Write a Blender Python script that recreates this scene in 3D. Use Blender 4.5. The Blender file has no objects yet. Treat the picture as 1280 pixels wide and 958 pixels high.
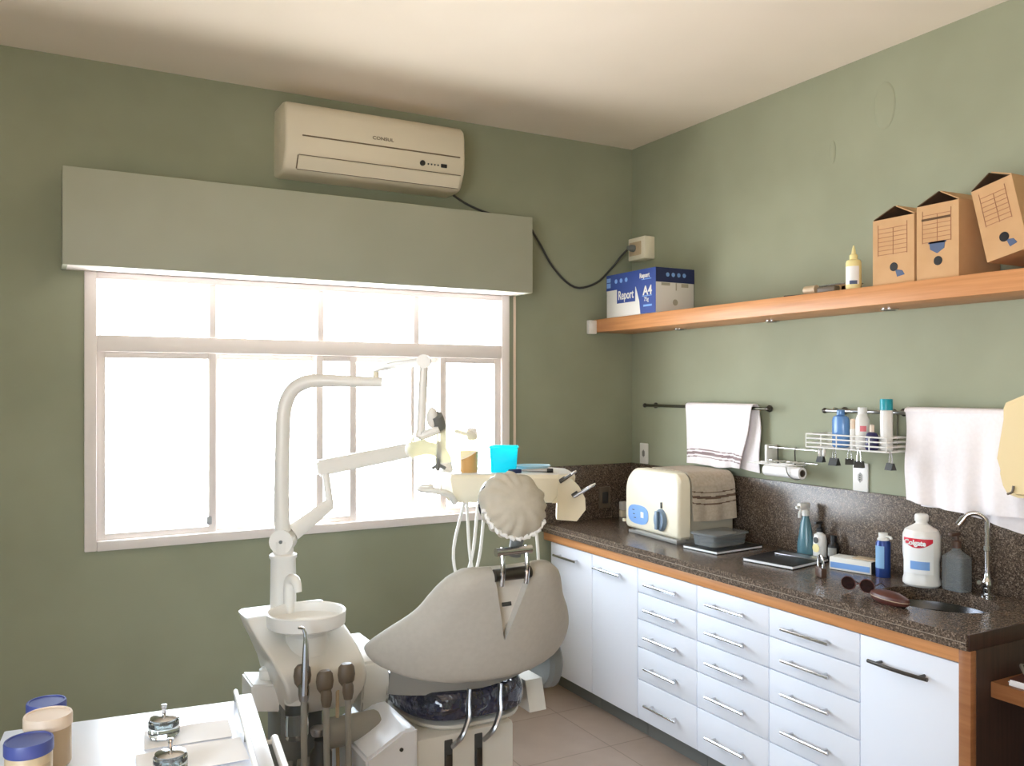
import bpy, bmesh, math, random
from mathutils import Vector, Matrix, noise
random.seed(7)
C = bpy.context.scene.collection
PI = math.pi
# ---------------------------------------------------------------- camera frame
FPX, CX, HY, HC = 1077.0, 640.0, 485.0, 1.6
YAW = math.radians(29.04); SN, CS = math.sin(YAW), math.cos(YAW)
def P(px, py, X=None, Y=None, Z=None, D=None):
    """a pixel of the 1280x958 photograph -> the point on a known plane (or at a known distance)"""
    r = (px-CX)/FPX; u = (HY-py)/FPX
    dx = SN+r*CS; dy = CS-r*SN
    if X is not None: d = X/dx
    elif Y is not None: d = Y/dy
    elif Z is not None: d = (Z-HC)/u
    else: d = D
    return Vector((d*dx, d*dy, HC+d*u))
# room
XL, XW, YN, YB, ZC = -1.5, 3.0, -2.0, 3.985, 2.965
CT = .872                                     # counter top
# ---------------------------------------------------------------- materials
def lin(c):
    c = c/255.0
    return c/12.92 if c <= .04045 else ((c+.055)/1.055)**2.4
def L3(c): return (lin(c[0]), lin(c[1]), lin(c[2]), 1)
M = {}
def mat(name, col, rough=.5, metal=0, **k):
    m = bpy.data.materials.new(name); m.use_nodes = True
    b = m.node_tree.nodes['Principled BSDF']
    b.inputs['Base Color'].default_value = L3(col)
    b.inputs['Roughness'].default_value = rough
    b.inputs['Metallic'].default_value = metal
    for key, v in k.items(): b.inputs[key.replace('_', ' ')].default_value = v
    M[name] = m
    return m
def nd(m, t, **k):
    n = m.node_tree.nodes.new(t)
    for a, v in k.items(): setattr(n, a, v)
    return n
def lk(m, a, b): m.node_tree.links.new(a, b)
def coords(m, scale=(1,1,1)):
    tc = nd(m, 'ShaderNodeTexCoord'); mp = nd(m, 'ShaderNodeMapping')
    mp.inputs['Scale'].default_value = scale
    lk(m, tc.outputs['Object'], mp.inputs['Vector'])
    return mp.outputs['Vector']
def noisy(m, c1, c2, scale=5, detail=4, stretch=(1,1,1), lo=.35, hi=.65, bump=0, bscale=None, bdist=.002):
    b = m.node_tree.nodes['Principled BSDF']
    v = coords(m, stretch)
    n = nd(m, 'ShaderNodeTexNoise'); n.inputs['Scale'].default_value = scale; n.inputs['Detail'].default_value = detail
    lk(m, v, n.inputs['Vector'])
    r = nd(m, 'ShaderNodeValToRGB')
    r.color_ramp.elements[0].position = lo; r.color_ramp.elements[0].color = L3(c1)
    r.color_ramp.elements[1].position = hi; r.color_ramp.elements[1].color = L3(c2)
    lk(m, n.outputs['Fac'], r.inputs['Fac']); lk(m, r.outputs['Color'], b.inputs['Base Color'])
    if bump:
        n2 = nd(m, 'ShaderNodeTexNoise'); n2.inputs['Scale'].default_value = bscale or scale; n2.inputs['Detail'].default_value = 3
        lk(m, v, n2.inputs['Vector'])
        bp = nd(m, 'ShaderNodeBump'); bp.inputs['Strength'].default_value = bump; bp.inputs['Distance'].default_value = bdist
        lk(m, n2.outputs['Fac'], bp.inputs['Height']); lk(m, bp.outputs['Normal'], b.inputs['Normal'])
    return m
noisy(mat('green_paint', (149,153,130), .75), (146,150,127), (154,158,135), 2.2, 3, bump=.15, bscale=40, bdist=.001)
noisy(mat('ceiling_paint', (240,229,214), .85), (237,226,211), (243,232,218), 1.5, 2)
noisy(mat('pelmet_paint', (166,168,150), .55), (163,165,147), (169,171,153), 3, 2)
# floor tiles
m = mat('floor_tile', (156,139,125), .35)
b = m.node_tree.nodes['Principled BSDF']; v = coords(m)
br = nd(m, 'ShaderNodeTexBrick', offset=0.0, squash=1.0)
br.inputs['Scale'].default_value = 1; br.inputs['Brick Width'].default_value = .45; br.inputs['Row Height'].default_value = .45
br.inputs['Mortar Size'].default_value = .003; br.inputs['Mortar'].default_value = L3((124,108,96))
br.inputs['Color1'].default_value = L3((156,139,125)); br.inputs['Color2'].default_value = L3((150,133,120))
lk(m, v, br.inputs['Vector'])
n = nd(m, 'ShaderNodeTexNoise'); n.inputs['Scale'].default_value = 6; n.inputs['Detail'].default_value = 5; lk(m, v, n.inputs['Vector'])
mx = nd(m, 'ShaderNodeMix', data_type='RGBA', blend_type='MULTIPLY'); mx.inputs['Factor'].default_value = .35
rp = nd(m, 'ShaderNodeValToRGB'); rp.color_ramp.elements[0].color = (.6,.56,.52,1); rp.color_ramp.elements[0].position = .3; rp.color_ramp.elements[1].position = .7
lk(m, n.outputs['Fac'], rp.inputs['Fac'])
lk(m, br.outputs['Color'], mx.inputs[6]); lk(m, rp.outputs['Color'], mx.inputs[7]); lk(m, mx.outputs[2], b.inputs['Base Color'])
# granite
m = mat('granite', (110,90,76), .26)
b = m.node_tree.nodes['Principled BSDF']; v = coords(m)
vo = nd(m, 'ShaderNodeTexVoronoi'); vo.inputs['Scale'].default_value = 260; lk(m, v, vo.inputs['Vector'])
rp = nd(m, 'ShaderNodeValToRGB'); cr = rp.color_ramp; cr.interpolation = 'CONSTANT'
cr.elements[0].position = 0; cr.elements[0].color = L3((58,49,43))
cr.elements[1].position = .22; cr.elements[1].color = L3((96,82,70))
for p_, c_ in ((.48, (112,97,84)), (.70, (80,67,58)), (.90, (140,124,109))):
    e = cr.elements.new(p_); e.color = L3(c_)
sp = nd(m, 'ShaderNodeSeparateColor'); lk(m, vo.outputs['Color'], sp.inputs['Color']); lk(m, sp.outputs['Red'], rp.inputs['Fac'])
lk(m, rp.outputs['Color'], b.inputs['Base Color'])
noisy(mat('wood', (200,140,90), .4), (188,128,79), (210,150,99), 6, 5, (1.5,.5,14), .3, .7)
noisy(mat('desk_wood', (150,98,60), .4), (140,89,53), (160,107,67), 6, 5, (1.5,.5,14), .3, .7)
noisy(mat('shaded_wood', (58,40,32), .45), (50,34,27), (66,46,37), 6, 5, (14,14,.7), .3, .7)  # brown wood darkened: deep shade put into the colour
noisy(mat('dark_wood', (120,72,44), .42), (104,60,36), (136,84,52), 6, 5, (14,14,.7), .3, .7)
mat('white_laminate', (230,234,244), .3)
mat('window_white', (236,228,224), .45)
mat('white_plastic', (232,230,226), .32)
mat('unit_white', (214,211,204), .35)
mat('joint_resin', (150,136,120), .4)
mat('dispenser_cream', (226,204,156), .45)
mat('cream_plastic', (238,230,208), .4)
mat('ac_plastic', (224,214,192), .42)
mat('ac_dark', (112,96,74), .6)
mat('beige_plastic', (200,178,146), .5)
mat('grey_plastic', (150,148,142), .5)
mat('mid_grey', (112,114,112), .5)
mat('dark_grey', (64,64,64), .5)
mat('black', (22,22,24), .4)
mat('chrome', (214,214,216), .14, 1)
mat('steel', (176,176,178), .32, 1)
mat('basin_steel', (92,92,96), .22, 1)
mat('dark_metal', (92,88,84), .35, 1)
mat('rod_metal', (86,84,72), .35, .9)
noisy(mat('cover_cloth', (186,182,174), .9), (184,180,172), (188,184,176), 60, 2, bump=.12, bscale=14, bdist=.004)
noisy(mat('cap_cloth', (190,184,170), .9), (187,181,167), (193,187,174), 40, 2, bump=.15, bscale=30, bdist=.003)
m = noisy(mat('navy_vinyl', (38,40,62), .1, Coat_Weight=1.0, Coat_Roughness=.04), (34,36,56), (44,46,70), 6, 2, bump=1.0, bscale=11, bdist=.09)
noisy(mat('towel_white', (238,232,234), .95), (236,230,232), (240,234,236), 80, 2, bump=.25, bscale=300, bdist=.0008)
noisy(mat('towel_beige', (186,174,156), .95), (180,168,150), (192,180,163), 80, 2, bump=.25, bscale=300, bdist=.0008)
mat('stripe_brown', (104,84,70), .95)
mat('stripe_mauve', (150,132,134), .95)
noisy(mat('cardboard', (196,156,112), .85), (192,151,107), (200,160,117), 9, 4)
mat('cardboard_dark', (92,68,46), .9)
mat('card_print', (160,112,84), .85)
mat('ink_blue', (84,98,128), .8)
mat('box_blue', (52,76,148), .5)
mat('box_navy', (36,46,88), .5)
mat('box_white', (228,226,220), .5)
mat('label_white', (240,240,240), .5)
mat('label_blue', (126,168,226), .4)
mat('knob_blue', (122,142,164), .4)
mat('red', (206,36,62), .4)
mat('teal_liquid', (86,124,136), .2)
mat('teal_cap', (30,152,168), .35)
mat('blue_bottle', (96,140,196), .25)
mat('navy_bottle', (42,38,84), .3)
mat('can_blue', (40,66,132), .28, .3)
mat('can_light', (136,178,216), .3)
mat('can_pale', (176,210,228), .3)
mat('pink', (226,120,130), .5)
mat('glue_yellow', (236,222,160), .35)
mat('lid_blue', (70,82,150), .4)
mat('lid_cream', (226,206,186), .45)
mat('jar_cream', (204,184,152), .35)
mat('jar_tan', (190,168,138), .4)
mat('paper', (240,238,238), .8)
mat('amber', (216,170,108), .5)
mat('leather_brown', (84,44,36), .4)
mat('brown_pump', (80,58,46), .4)
mat('lens_dark', (40,24,24), .1)
mat('brush_brown', (104,92,78), .45)
mat('sterilizer_grey', (176,170,152), .45)
mat('clamp', (44,44,40), .45)
mat('clear_plastic', (210,216,218), .15, Transmission_Weight=.75, IOR=1.15)
mat('clear_glass', (232,240,240), .03, Transmission_Weight=.95, IOR=1.45)
def translucent(name, col, tfrac, clear):
    """thin plastic or glass shell: diffuse + light shining through + clear"""
    m = bpy.data.materials.new(name); m.use_nodes = True; M[name] = m
    nt = m.node_tree; nt.nodes.clear(); N = nt.nodes.new
    o_ = N('ShaderNodeOutputMaterial'); pr = N('ShaderNodeBsdfPrincipled'); tl = N('ShaderNodeBsdfTranslucent'); tr = N('ShaderNodeBsdfTransparent')
    pr.inputs['Base Color'].default_value = L3(col); pr.inputs['Roughness'].default_value = .15
    tl.inputs['Color'].default_value = L3(col); tr.inputs['Color'].default_value = L3(tuple(min(255, c+25) for c in col))
    m1 = N('ShaderNodeMixShader'); m1.inputs[0].default_value = tfrac; m2 = N('ShaderNodeMixShader'); m2.inputs[0].default_value = clear
    nt.links.new(pr.outputs[0], m1.inputs[1]); nt.links.new(tl.outputs[0], m1.inputs[2])
    nt.links.new(m1.outputs[0], m2.inputs[1]); nt.links.new(tr.outputs[0], m2.inputs[2]); nt.links.new(m2.outputs[0], o_.inputs[0])
translucent('reflector', (250,247,236), .5, .7)
translucent('shield', (252,247,208), .5, .88)
translucent('cyan_plastic', (70,244,255), .6, .22)
# window glass: clear sheet, faint mirror
m = bpy.data.materials.new('window_glass'); m.use_nodes = True; M['window_glass'] = m
nt = m.node_tree; nt.nodes.clear()
o_ = nt.nodes.new('ShaderNodeOutputMaterial'); tr = nt.nodes.new('ShaderNodeBsdfTransparent'); gl = nt.nodes.new('ShaderNodeBsdfGlossy')
gl.inputs['Roughness'].default_value = .03; ms = nt.nodes.new('ShaderNodeMixShader'); ms.inputs[0].default_value = .05
nt.links.new(tr.outputs[0], ms.inputs[1]); nt.links.new(gl.outputs[0], ms.inputs[2]); nt.links.new(ms.outputs[0], o_.inputs[0])

# ---------------------------------------------------------------- mesh helpers
def V(*a): return Vector(a)
class MB:
    def __init__(s): s.bm = bmesh.new(); s.mi = 0
    def _mark(s, faces):
        for f in faces: f.material_index = s.mi
    def box(s, x0, x1, y0, y1, z0, z1, bev=0, T=None, seg=2):
        bm = bmesh.new()
        bmesh.ops.create_cube(bm, size=1)
        for v in bm.verts:
            v.co = V(x0+(v.co.x+.5)*(x1-x0), y0+(v.co.y+.5)*(y1-y0), z0+(v.co.z+.5)*(z1-z0))
        if bev: bmesh.ops.bevel(bm, geom=bm.edges[:], offset=bev, segments=seg, profile=.5, affect='EDGES')
        return s._merge(bm, T)
    def _merge(s, bm, T=None):
        if T is not None: bm.transform(T)
        mp = {}
        for v in bm.verts: mp[v] = s.bm.verts.new(v.co)
        for f in bm.faces:
            try: nf = s.bm.faces.new([mp[v] for v in f.verts])
            except ValueError: continue
            nf.material_index = s.mi; nf.smooth = True
        bm.free(); return s
    def rings(s, rings, cap=True, closed=True):
        vs = [[s.bm.verts.new(p) for p in r] for r in rings]
        n = len(vs[0])
        for a, b in zip(vs, vs[1:]):
            for i in range(n if closed else n-1):
                j = (i+1) % n
                f = s.bm.faces.new((a[i], a[j], b[j], b[i])); f.material_index = s.mi; f.smooth = True
        if cap:
            for r, fl in ((vs[0], True), (vs[-1], False)):
                f = s.bm.faces.new(r[::-1] if fl else r); f.material_index = s.mi
        return s
    def tube(s, pts, r, n=10, smooth=0, flat=1.0, up=None):
        pts = [Vector(p) for p in pts]
        rs = r if isinstance(r, (list, tuple)) else [r]*len(pts)
        if smooth:
            q, qr = [], []
            for i in range(len(pts)-1):
                p0 = pts[max(i-1,0)]; p1 = pts[i]; p2 = pts[i+1]; p3 = pts[min(i+2, len(pts)-1)]
                for k in range(smooth):
                    t = k/smooth
                    q.append(.5*((2*p1)+(p2-p0)*t+(2*p0-5*p1+4*p2-p3)*t*t+(3*p1-p0-3*p2+p3)*t**3))
                    qr.append(rs[i]*(1-t)+rs[i+1]*t)
            q.append(pts[-1]); qr.append(rs[-1]); pts, rs = q, qr
        rg = []; nrm = None
        for i, p in enumerate(pts):
            t = (pts[min(i+1, len(pts)-1)]-pts[max(i-1, 0)]).normalized()
            if nrm is None:
                a = Vector(up) if up else (V(0,0,1) if abs(t.z) < .9 else V(1,0,0))
                nrm = (a-t*a.dot(t)).normalized()
            else:
                nrm = (nrm-t*nrm.dot(t)).normalized()
            bn = t.cross(nrm)
            rg.append([p+(nrm*math.cos(2*PI*k/n)+bn*math.sin(2*PI*k/n)*flat)*rs[i] for k in range(n)])
        return s.rings(rg)
    def cyl(s, p, q, r, r2=None, n=20): return s.tube([p, q], [r, r if r2 is None else r2], n)
    def lathe(s, prof, c=(0,0,0), n=28, T=None, sx=1, sy=1, cap=True):
        c = Vector(c); rg = []
        for r, z in prof:
            ring = [V(r*sx*math.cos(2*PI*k/n), r*sy*math.sin(2*PI*k/n), z) for k in range(n)]
            if T is not None: ring = [T @ p for p in ring]
            rg.append([c+p for p in ring])
        return s.rings(rg, cap)
    def prism(s, poly, ext):
        poly = [Vector(p) for p in poly]; ext = Vector(ext)
        return s.rings([poly, [p+ext for p in poly]])
    def sph(s, c, r, sc=(1,1,1), T=None, n=16):
        bm = bmesh.new(); bmesh.ops.create_uvsphere(bm, u_segments=n*2 if n < 16 else 24, v_segments=n, radius=r)
        for v in bm.verts: v.co = V(v.co.x*sc[0], v.co.y*sc[1], v.co.z*sc[2])
        if T is not None: bm.transform(T)
        bmesh.ops.translate(bm, vec=Vector(c), verts=bm.verts[:])
        return s._merge(bm)
    def grid(s, fn, nu, nv, mi=None):
        vs = [[s.bm.verts.new(fn(i/nu, j/nv)) for i in range(nu+1)] for j in range(nv+1)]
        for j in range(nv):
            for i in range(nu):
                f = s.bm.faces.new((vs[j][i], vs[j][i+1], vs[j+1][i+1], vs[j+1][i])); f.smooth = True
                f.material_index = mi((i+.5)/nu, (j+.5)/nv) if mi else s.mi
        return vs
    def sheet(s, fn, nrm, nu, nv, t, mi=None):
        """a closed slab: fn(u,v) mid surface, nrm(u,v) its normal, t thickness (number or function)"""
        tt = t if callable(t) else (lambda u, v: t)
        A = s.grid(lambda u, v: fn(u, v)+nrm(u, v)*tt(u, v)/2, nu, nv, mi)
        B = s.grid(lambda u, v: fn(u, v)-nrm(u, v)*tt(u, v)/2, nu, nv, mi)
        ring = [(0, i) for i in range(nu)]+[(j, nu) for j in range(nv)]+[(nv, i) for i in range(nu, 0, -1)]+[(j, 0) for j in range(nv, 0, -1)]
        for k in range(len(ring)):
            a, b = ring[k], ring[(k+1) % len(ring)]
            f = s.bm.faces.new((A[a[0]][a[1]], A[b[0]][b[1]], B[b[0]][b[1]], B[a[0]][a[1]])); f.smooth = True
            f.material_index = mi(min(.99,a[1]/nu), min(.99,a[0]/nv)) if mi else s.mi
        return s
FR = {}                                       # world matrix of every thing
def obj(name, mb, mats, parent=None, world=False, ang=35):
    """link a mesh as ONE object; world=True: coordinates are the room's, otherwise the thing's own"""
    me = bpy.data.meshes.new(name)
    root = parent
    while root is not None and root.parent is not None: root = root.parent
    if world and root is not None and root.name in FR: mb.bm.transform(FR[root.name].inverted())
    bmesh.ops.recalc_face_normals(mb.bm, faces=mb.bm.faces[:])
    mb.bm.to_mesh(me); mb.bm.free()
    for mm in (mats if isinstance(mats, (list, tuple)) else [mats]): me.materials.append(M[mm])
    me.shade_smooth(); me.set_sharp_from_angle(angle=math.radians(ang))
    o = bpy.data.objects.new(name, me); C.objects.link(o)
    if parent is not None: o.parent = parent
    return o
def thing(name, label, cat, loc=(0,0,0), rotz=0, group=None, rot=None):
    o = bpy.data.objects.new(name, None); C.objects.link(o); o.empty_display_size = .05
    o.location = loc; o.rotation_euler = rot or (0,0,rotz)
    o['label'] = label; o['category'] = cat
    if group: o['group'] = group
    FR[o.name] = Matrix.Translation(Vector(loc)) @ o.rotation_euler.to_matrix().to_4x4()
    return o
def tag(o, label, cat, group=None):
    o['label'] = label; o['category'] = cat
    if group: o['group'] = group
    return o
def solo(name, mb, mats, label, cat, group=None, loc=(0,0,0), ang=35):
    """a thing that is one mesh, built in room coordinates; origin moved to its base"""
    loc = Vector(loc)
    bmesh.ops.translate(mb.bm, vec=-loc, verts=mb.bm.verts[:])
    o = obj(name, mb, mats, ang=ang); o.location = loc
    return tag(o, label, cat, group)
def struct(name, mb, mats, parent=None, ang=35):
    o = obj(name, mb, mats, parent, ang=ang)
    if parent is None: o['kind'] = 'structure'
    return o
def text(name, s, size, T, m_, parent, ext=.0006, sx=1.0, spacing=1.0, bold=0.0):
    cu = bpy.data.curves.new(name, 'FONT'); cu.body = s; cu.size = size; cu.extrude = ext
    cu.align_x = 'CENTER'; cu.align_y = 'CENTER'; cu.space_character = spacing; cu.offset = bold; cu.resolution_u = 3
    t = bpy.data.objects.new(name, cu); C.objects.link(t)
    me = bpy.data.meshes.new_from_object(t.evaluated_get(bpy.context.evaluated_depsgraph_get()))
    bpy.data.objects.remove(t)
    me.transform(Matrix.Diagonal((sx,1,1,1))); me.transform(T)
    me.materials.clear(); me.materials.append(M[m_])
    o = bpy.data.objects.new(name, me); C.objects.link(o); o.parent = parent
    return o
def frame(o, x, y):
    """matrix that puts text at o, its right along x, its up along y"""
    x = Vector(x).normalized(); y = Vector(y); y = (y-x*y.dot(x)).normalized(); z = x.cross(y)
    m_ = Matrix((x, y, z)).transposed().to_4x4(); m_.translation = Vector(o); return m_
def copies(root, loc, rotz=None, label=None):
    r = root.copy(); C.objects.link(r); r.location = loc
    if rotz is not None: r.rotation_euler.z = rotz
    if label: r['label'] = label
    for ch in list(root.children):
        c = ch.copy(); C.objects.link(c); c.parent = r
        for g in ch.children:
            d = g.copy(); C.objects.link(d); d.parent = c
    return r
def lerp(tab, x):
    if x <= tab[0][0]: return tab[0][1]
    for (a, p), (b_, q) in zip(tab, tab[1:]):
        if x <= b_:
            return p+(q-p)*(x-a)/(b_-a)
    return tab[-1][1]

# ---------------------------------------------------------------- room shell
struct('floor', MB().box(XL-.1, XW+.1, YN-.1, YB+.15, -.1, 0), 'floor_tile')
struct('ceiling', MB().box(XL-.1, XW+.1, YN-.1, YB+.15, ZC, ZC+.1), 'ceiling_paint')
WX0, WX1, WZ0, WZ1 = .195, 2.18, .93, 2.085   # window opening
def wall_y(y0, y1, x0, x1, hx0, hx1, hz0, hz1):
    q = MB(); q.box(x0, hx0, y0, y1, 0, ZC); q.box(hx1, x1, y0, y1, 0, ZC)
    if hz0 > 0: q.box(hx0, hx1, y0, y1, 0, hz0)
    q.box(hx0, hx1, y0, y1, hz1, ZC); return q
struct('wall_back', wall_y(YB, YB+.15, XL-.1, XW+.1, WX0, WX1, WZ0, WZ1), 'green_paint')
w = MB(); w.box(XW, XW+.1, YN-.1, YB, 0, ZC)
pc = P(1106,132,X=XW); w.sph(pc, 1, (.006,.05,.095)); pc = P(1041,190,X=XW); w.sph(pc, 1, (.005,.016,.05))   # patched plaster
pc = P(1005,232,X=XW)
struct('wall_right', w, 'green_paint')
# left wall with a second window (behind the camera's left shoulder)
LY0, LY1, LZ0, LZ1 = -1.4, .7, .95, 2.2
q = MB(); q.box(XL-.15, XL, YN-.1, LY0, 0, ZC); q.box(XL-.15, XL, LY1, YB, 0, ZC); q.box(XL-.15, XL, LY0, LY1, 0, LZ0); q.box(XL-.15, XL, LY0, LY1, LZ1, ZC)
struct('wall_left', q, 'green_paint')
# front wall with doorway
struct('wall_front', wall_y(YN-.1, YN, XL-.1, XW+.1, .2, 1.05, 0, 2.1), 'green_paint')
d = struct('door_1', MB().box(.25, 1.0, YN-.06, YN-.02, .01, 2.05, .004), 'dark_wood')
struct('door_handle', MB().cyl((.93,YN-.02,1.05),(.93,YN+.04,1.05),.011).cyl((.93,YN+.04,1.05),(.82,YN+.04,1.05),.009), 'chrome', d)
struct('trim_1', MB().box(.2,.25,YN-.1,YN+.012,0,2.1).box(1.0,1.05,YN-.1,YN+.012,0,2.1).box(.2,1.05,YN-.1,YN+.012,2.05,2.1), 'dark_wood')
# main window
WY = YB+.035
win = MB()
ft = .035
win.box(WX0-.012, WX0+ft, YB-.012, YB+.09, WZ0-.012, WZ1, .004); win.box(WX1-ft, WX1+.012, YB-.012, YB+.09, WZ0-.012, WZ1, .004)
win.box(WX0+ft, WX1-ft, YB-.011, YB+.09, WZ1-.03, WZ1-.001, .004); win.box(WX0+ft, WX1-ft, YB-.02, YB+.09, WZ0-.012, WZ0+.03, .004)
win.box(WX0+ft, WX1-ft, YB-.010, YB+.09, 1.752, 1.822, .004)
W1 = struct('window_1', win, 'window_white')
q = MB()
for xx in (.695, 1.183, 1.668): q.box(xx-.015, xx+.015, YB+.0, YB+.06, 1.82, WZ1-.03, .003)
struct('upper_mullion', q, 'window_white', W1)
edges = [WX0+ft, .695, 1.183, 1.668, WX1-ft]
for a, b_ in zip(edges, edges[1:]): struct('pane', MB().box(a+.012, b_-.012, WY-.003, WY+.003, 1.815, WZ1-.025), 'window_glass', W1)
def sash(x0, x1, y, sw):
    q = MB(); z0, z1 = WZ0+.028, 1.752
    q.box(x0, x0+sw, y-.012, y+.012, z0, z1, .003); q.box(x1-sw, x1, y-.012, y+.012, z0, z1, .003)
    q.box(x0+sw, x1-sw, y-.011, y+.011, z0, z0+.028, .003); q.box(x0+sw, x1-sw, y-.011, y+.011, z1-.026, z1, .003)
    o = struct('sash', q, 'window_white', W1)
    struct('pane', MB().box(x0+sw-.004, x1-sw+.004, y-.003, y+.003, z0+.02, z1-.02), 'window_glass', o)
    return o
s1 = sash(WX0+ft, .712, YB+.018, .034)
struct('latch', MB().box(.668,.690,YB-.004,YB+.01,.995,1.03,.003), 'steel', s1)
sash(.69, 1.185, YB+.048, .034)
sash(1.163, 1.36, YB+.018, .034)
sash(1.33, 1.828, YB+.048, .034)
sash(1.80, WX1-ft, YB+.018, .034)
struct('glazing_bar', MB().box(1.655,1.675,YB+.04,YB+.056,WZ0+.05,1.73,.002), 'window_white', W1)
# second window, behind the camera
q = MB()
for a, b_ in ((LY0,LY0+.05),(LY1-.05,LY1),((LY0+LY1)/2-.025,(LY0+LY1)/2+.025)): q.box(XL-.1,XL+.012,a,b_,LZ0,LZ1,.004)
q.box(XL-.1,XL+.012,LY0,LY1,LZ0,LZ0+.05,.004); q.box(XL-.1,XL+.012,LY0,LY1,LZ1-.05,LZ1,.004)
W2 = struct('window_2', q, 'window_white')
for a, b_ in ((LY0+.04,(LY0+LY1)/2-.02),((LY0+LY1)/2+.02,LY1-.04)): struct('pane', MB().box(XL-.06,XL-.054,a,b_,LZ0+.04,LZ1-.04), 'window_glass', W2)

# roller-shutter pelmet, painted like the wall
px0, px1 = .098, 2.222
q = MB(); yf = YB-.2
q.box(px0, px1, yf, yf+.018, 2.083, 2.468, .003)
pel = thing('window_pelmet', 'long grey-green painted box pelmet above the window', 'pelmet', (px0, YB, 2.08))
obj('front_board', q, 'pelmet_paint', pel, True)
for a in (px0, px1-.018): obj('side_board', MB().box(a, a+.018, yf+.0185, YB, 2.083, 2.468), 'pelmet_paint', pel, True)
obj('top_board', MB().box(px0+.018, px1-.018, yf+.018, YB, 2.45, 2.466), 'pelmet_paint', pel, True)
obj('bottom_board', MB().box(px0+.018, px1-.018, yf+.018, YB, 2.085, 2.10), 'window_white', pel, True)
# shutter strap
p0 = P(643, 366, Y=YB-.012); p1 = P(643, 655, Y=YB-.012)
st = thing('shutter_strap', 'thin cream shutter strap hanging down from the pelmet right of the window', 'strap', (p0.x, YB, p1.z))
obj('strap', MB().box(p0.x-.007, p0.x+.007, YB-.016, YB-.013, p1.z, 2.086), 'lid_cream', st, True)
obj('strap_box', MB().box(p0.x-.02, p0.x+.02, YB-.03, YB-.0005, p1.z-.11, p1.z+.02, .005), 'lid_cream', st, True)

# ---------------------------------------------------------------- air conditioner
ax0, ax1 = .965, 1.842
AC = thing('air_conditioner', 'cream split air conditioner mounted on the wall above the pelmet', 'air conditioner', (ax0, YB, 2.56))
prof = [(0,2.875),(-.14,2.875),(-.17,2.868),(-.19,2.85),(-.198,2.82),(-.202,2.73),(-.20,2.66),(-.192,2.635),(-.16,2.58),(-.145,2.568),(-.11,2.562),(0,2.562)]
rg = []
for dx, k in ((0,.012),(.004,.005),(.014,0),):
    rg.append((ax0+dx, k))
xs = rg+[(ax1-dx, k) for dx, k in ((.014,0),(.004,.005),(0,.012))]
cy, cz = -.1, 2.72
rings = []
for x_, k in xs:
    rings.append([V(x_, YB+min(0, y_ + (k if y_ < -.1 else 0)), z_ + (-k if z_ > cz else k)) for y_, z_ in prof])
obj('body', MB().rings(rings), 'ac_plastic', AC, True)
obj('panel_gap', MB().box(ax0+.075, ax1-.03, YB-.2036, YB-.19, 2.716, 2.722), 'ac_dark', AC, True)
# louver flap lying on the slanted bottom face
def flap(u, v):
    a = V(0,YB-.1945,2.632); b_ = V(0,YB-.1625,2.579); p = a.lerp(b_, v); return V(ax0+.06+u*(ax1-ax0-.085), p.y, p.z)
nf = V(0,-.857,-.515)
obj('louver', MB().sheet(lambda u,v: flap(u,v)+nf*.003, lambda u,v: nf, 2, 2, .005), 'ac_plastic', AC, True)
lv = MB(); lv.sheet(lambda u,v: flap(u, -.06+v*.04)+nf*.002, lambda u,v: nf, 2, 1, .003); lv.sheet(lambda u,v: flap(-.006+u*.006, v)+nf*.002, lambda u,v: nf, 1, 1, .003); lv.sheet(lambda u,v: flap(u, 1.02+v*.04)+nf*.002, lambda u,v: nf, 2, 1, .003)
obj('louver_gap', lv, 'ac_dark', AC, True)
sb = P(528,204,Y=YB-.2)
obj('sensor', MB().cyl((sb.x,YB-.2065,sb.z),(sb.x,YB-.195,sb.z),.013), 'black', AC, True)
q = MB()
for k in range(4): q.box(sb.x+.027+k*.017, sb.x+.033+k*.017, YB-.2035, YB-.19, sb.z-.004, sb.z+.003)
obj('indicator_light', q, 'dark_grey', AC, True)
obj('display', MB().box(sb.x+.096, sb.x+.128, YB-.2045, YB-.19, sb.z-.009, sb.z+.009, .003), 'black', AC, True)
lg = P(479,174,Y=YB-.203)
Ti = FR[AC.name].inverted()
text('brand_lettering', 'CONSUL', .022, Ti @ frame((lg.x, YB-.2035, lg.z), (1,0,0), (0,0,1)), 'ac_dark', AC, sx=1.2)
obj('side_grille', MB().box(ax0-.001, ax0+.003, YB-.13, YB-.05, 2.70, 2.78, .0005), 'ac_plastic', AC, True)

# surface socket near the corner, plug and cord
oc = P(802,311,X=XW-.035)
SO = thing('surface_socket', 'cream surface-mounted socket box high on the right wall beside the corner', 'socket', (XW, oc.y, oc.z-.06))
obj('box', MB().box(XW-.072, XW, oc.y-.075, oc.y+.075, oc.z-.065, oc.z+.06, .006), 'cream_plastic', SO, True)
obj('socket_face', MB().box(XW-.077, XW-.07, oc.y-.045, oc.y+.06, oc.z-.04, oc.z+.035, .003), 'beige_plastic', SO, True)
CB = thing('power_cable', 'dark grey cord looping from the air conditioner to the surface socket', 'cable', (1.8, YB, 2.1))
yy = YB-.012
cp = [P(562,243,Y=yy), P(585,256,Y=yy), P(612,267,Y=yy), P(655,278,Y=yy), P(672,300,Y=yy), P(692,335,Y=yy), P(718,359,Y=yy), P(745,354,Y=yy), P(765,335,Y=yy), P(776,321,Y=YB-.05), V(XW-.11, oc.y+.015, oc.z)]
cp[0].y = YB-.06; cp[0].z = 2.566
obj('cord', MB().tube(cp, .006, 8, 5), 'dark_grey', CB, True)
obj('plug', MB().tube([(XW-.12,oc.y+.015,oc.z),(XW-.095,oc.y+.015,oc.z),(XW-.078,oc.y+.015,oc.z)], [.011,.02,.02], 12), 'mid_grey', CB, True)

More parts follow.
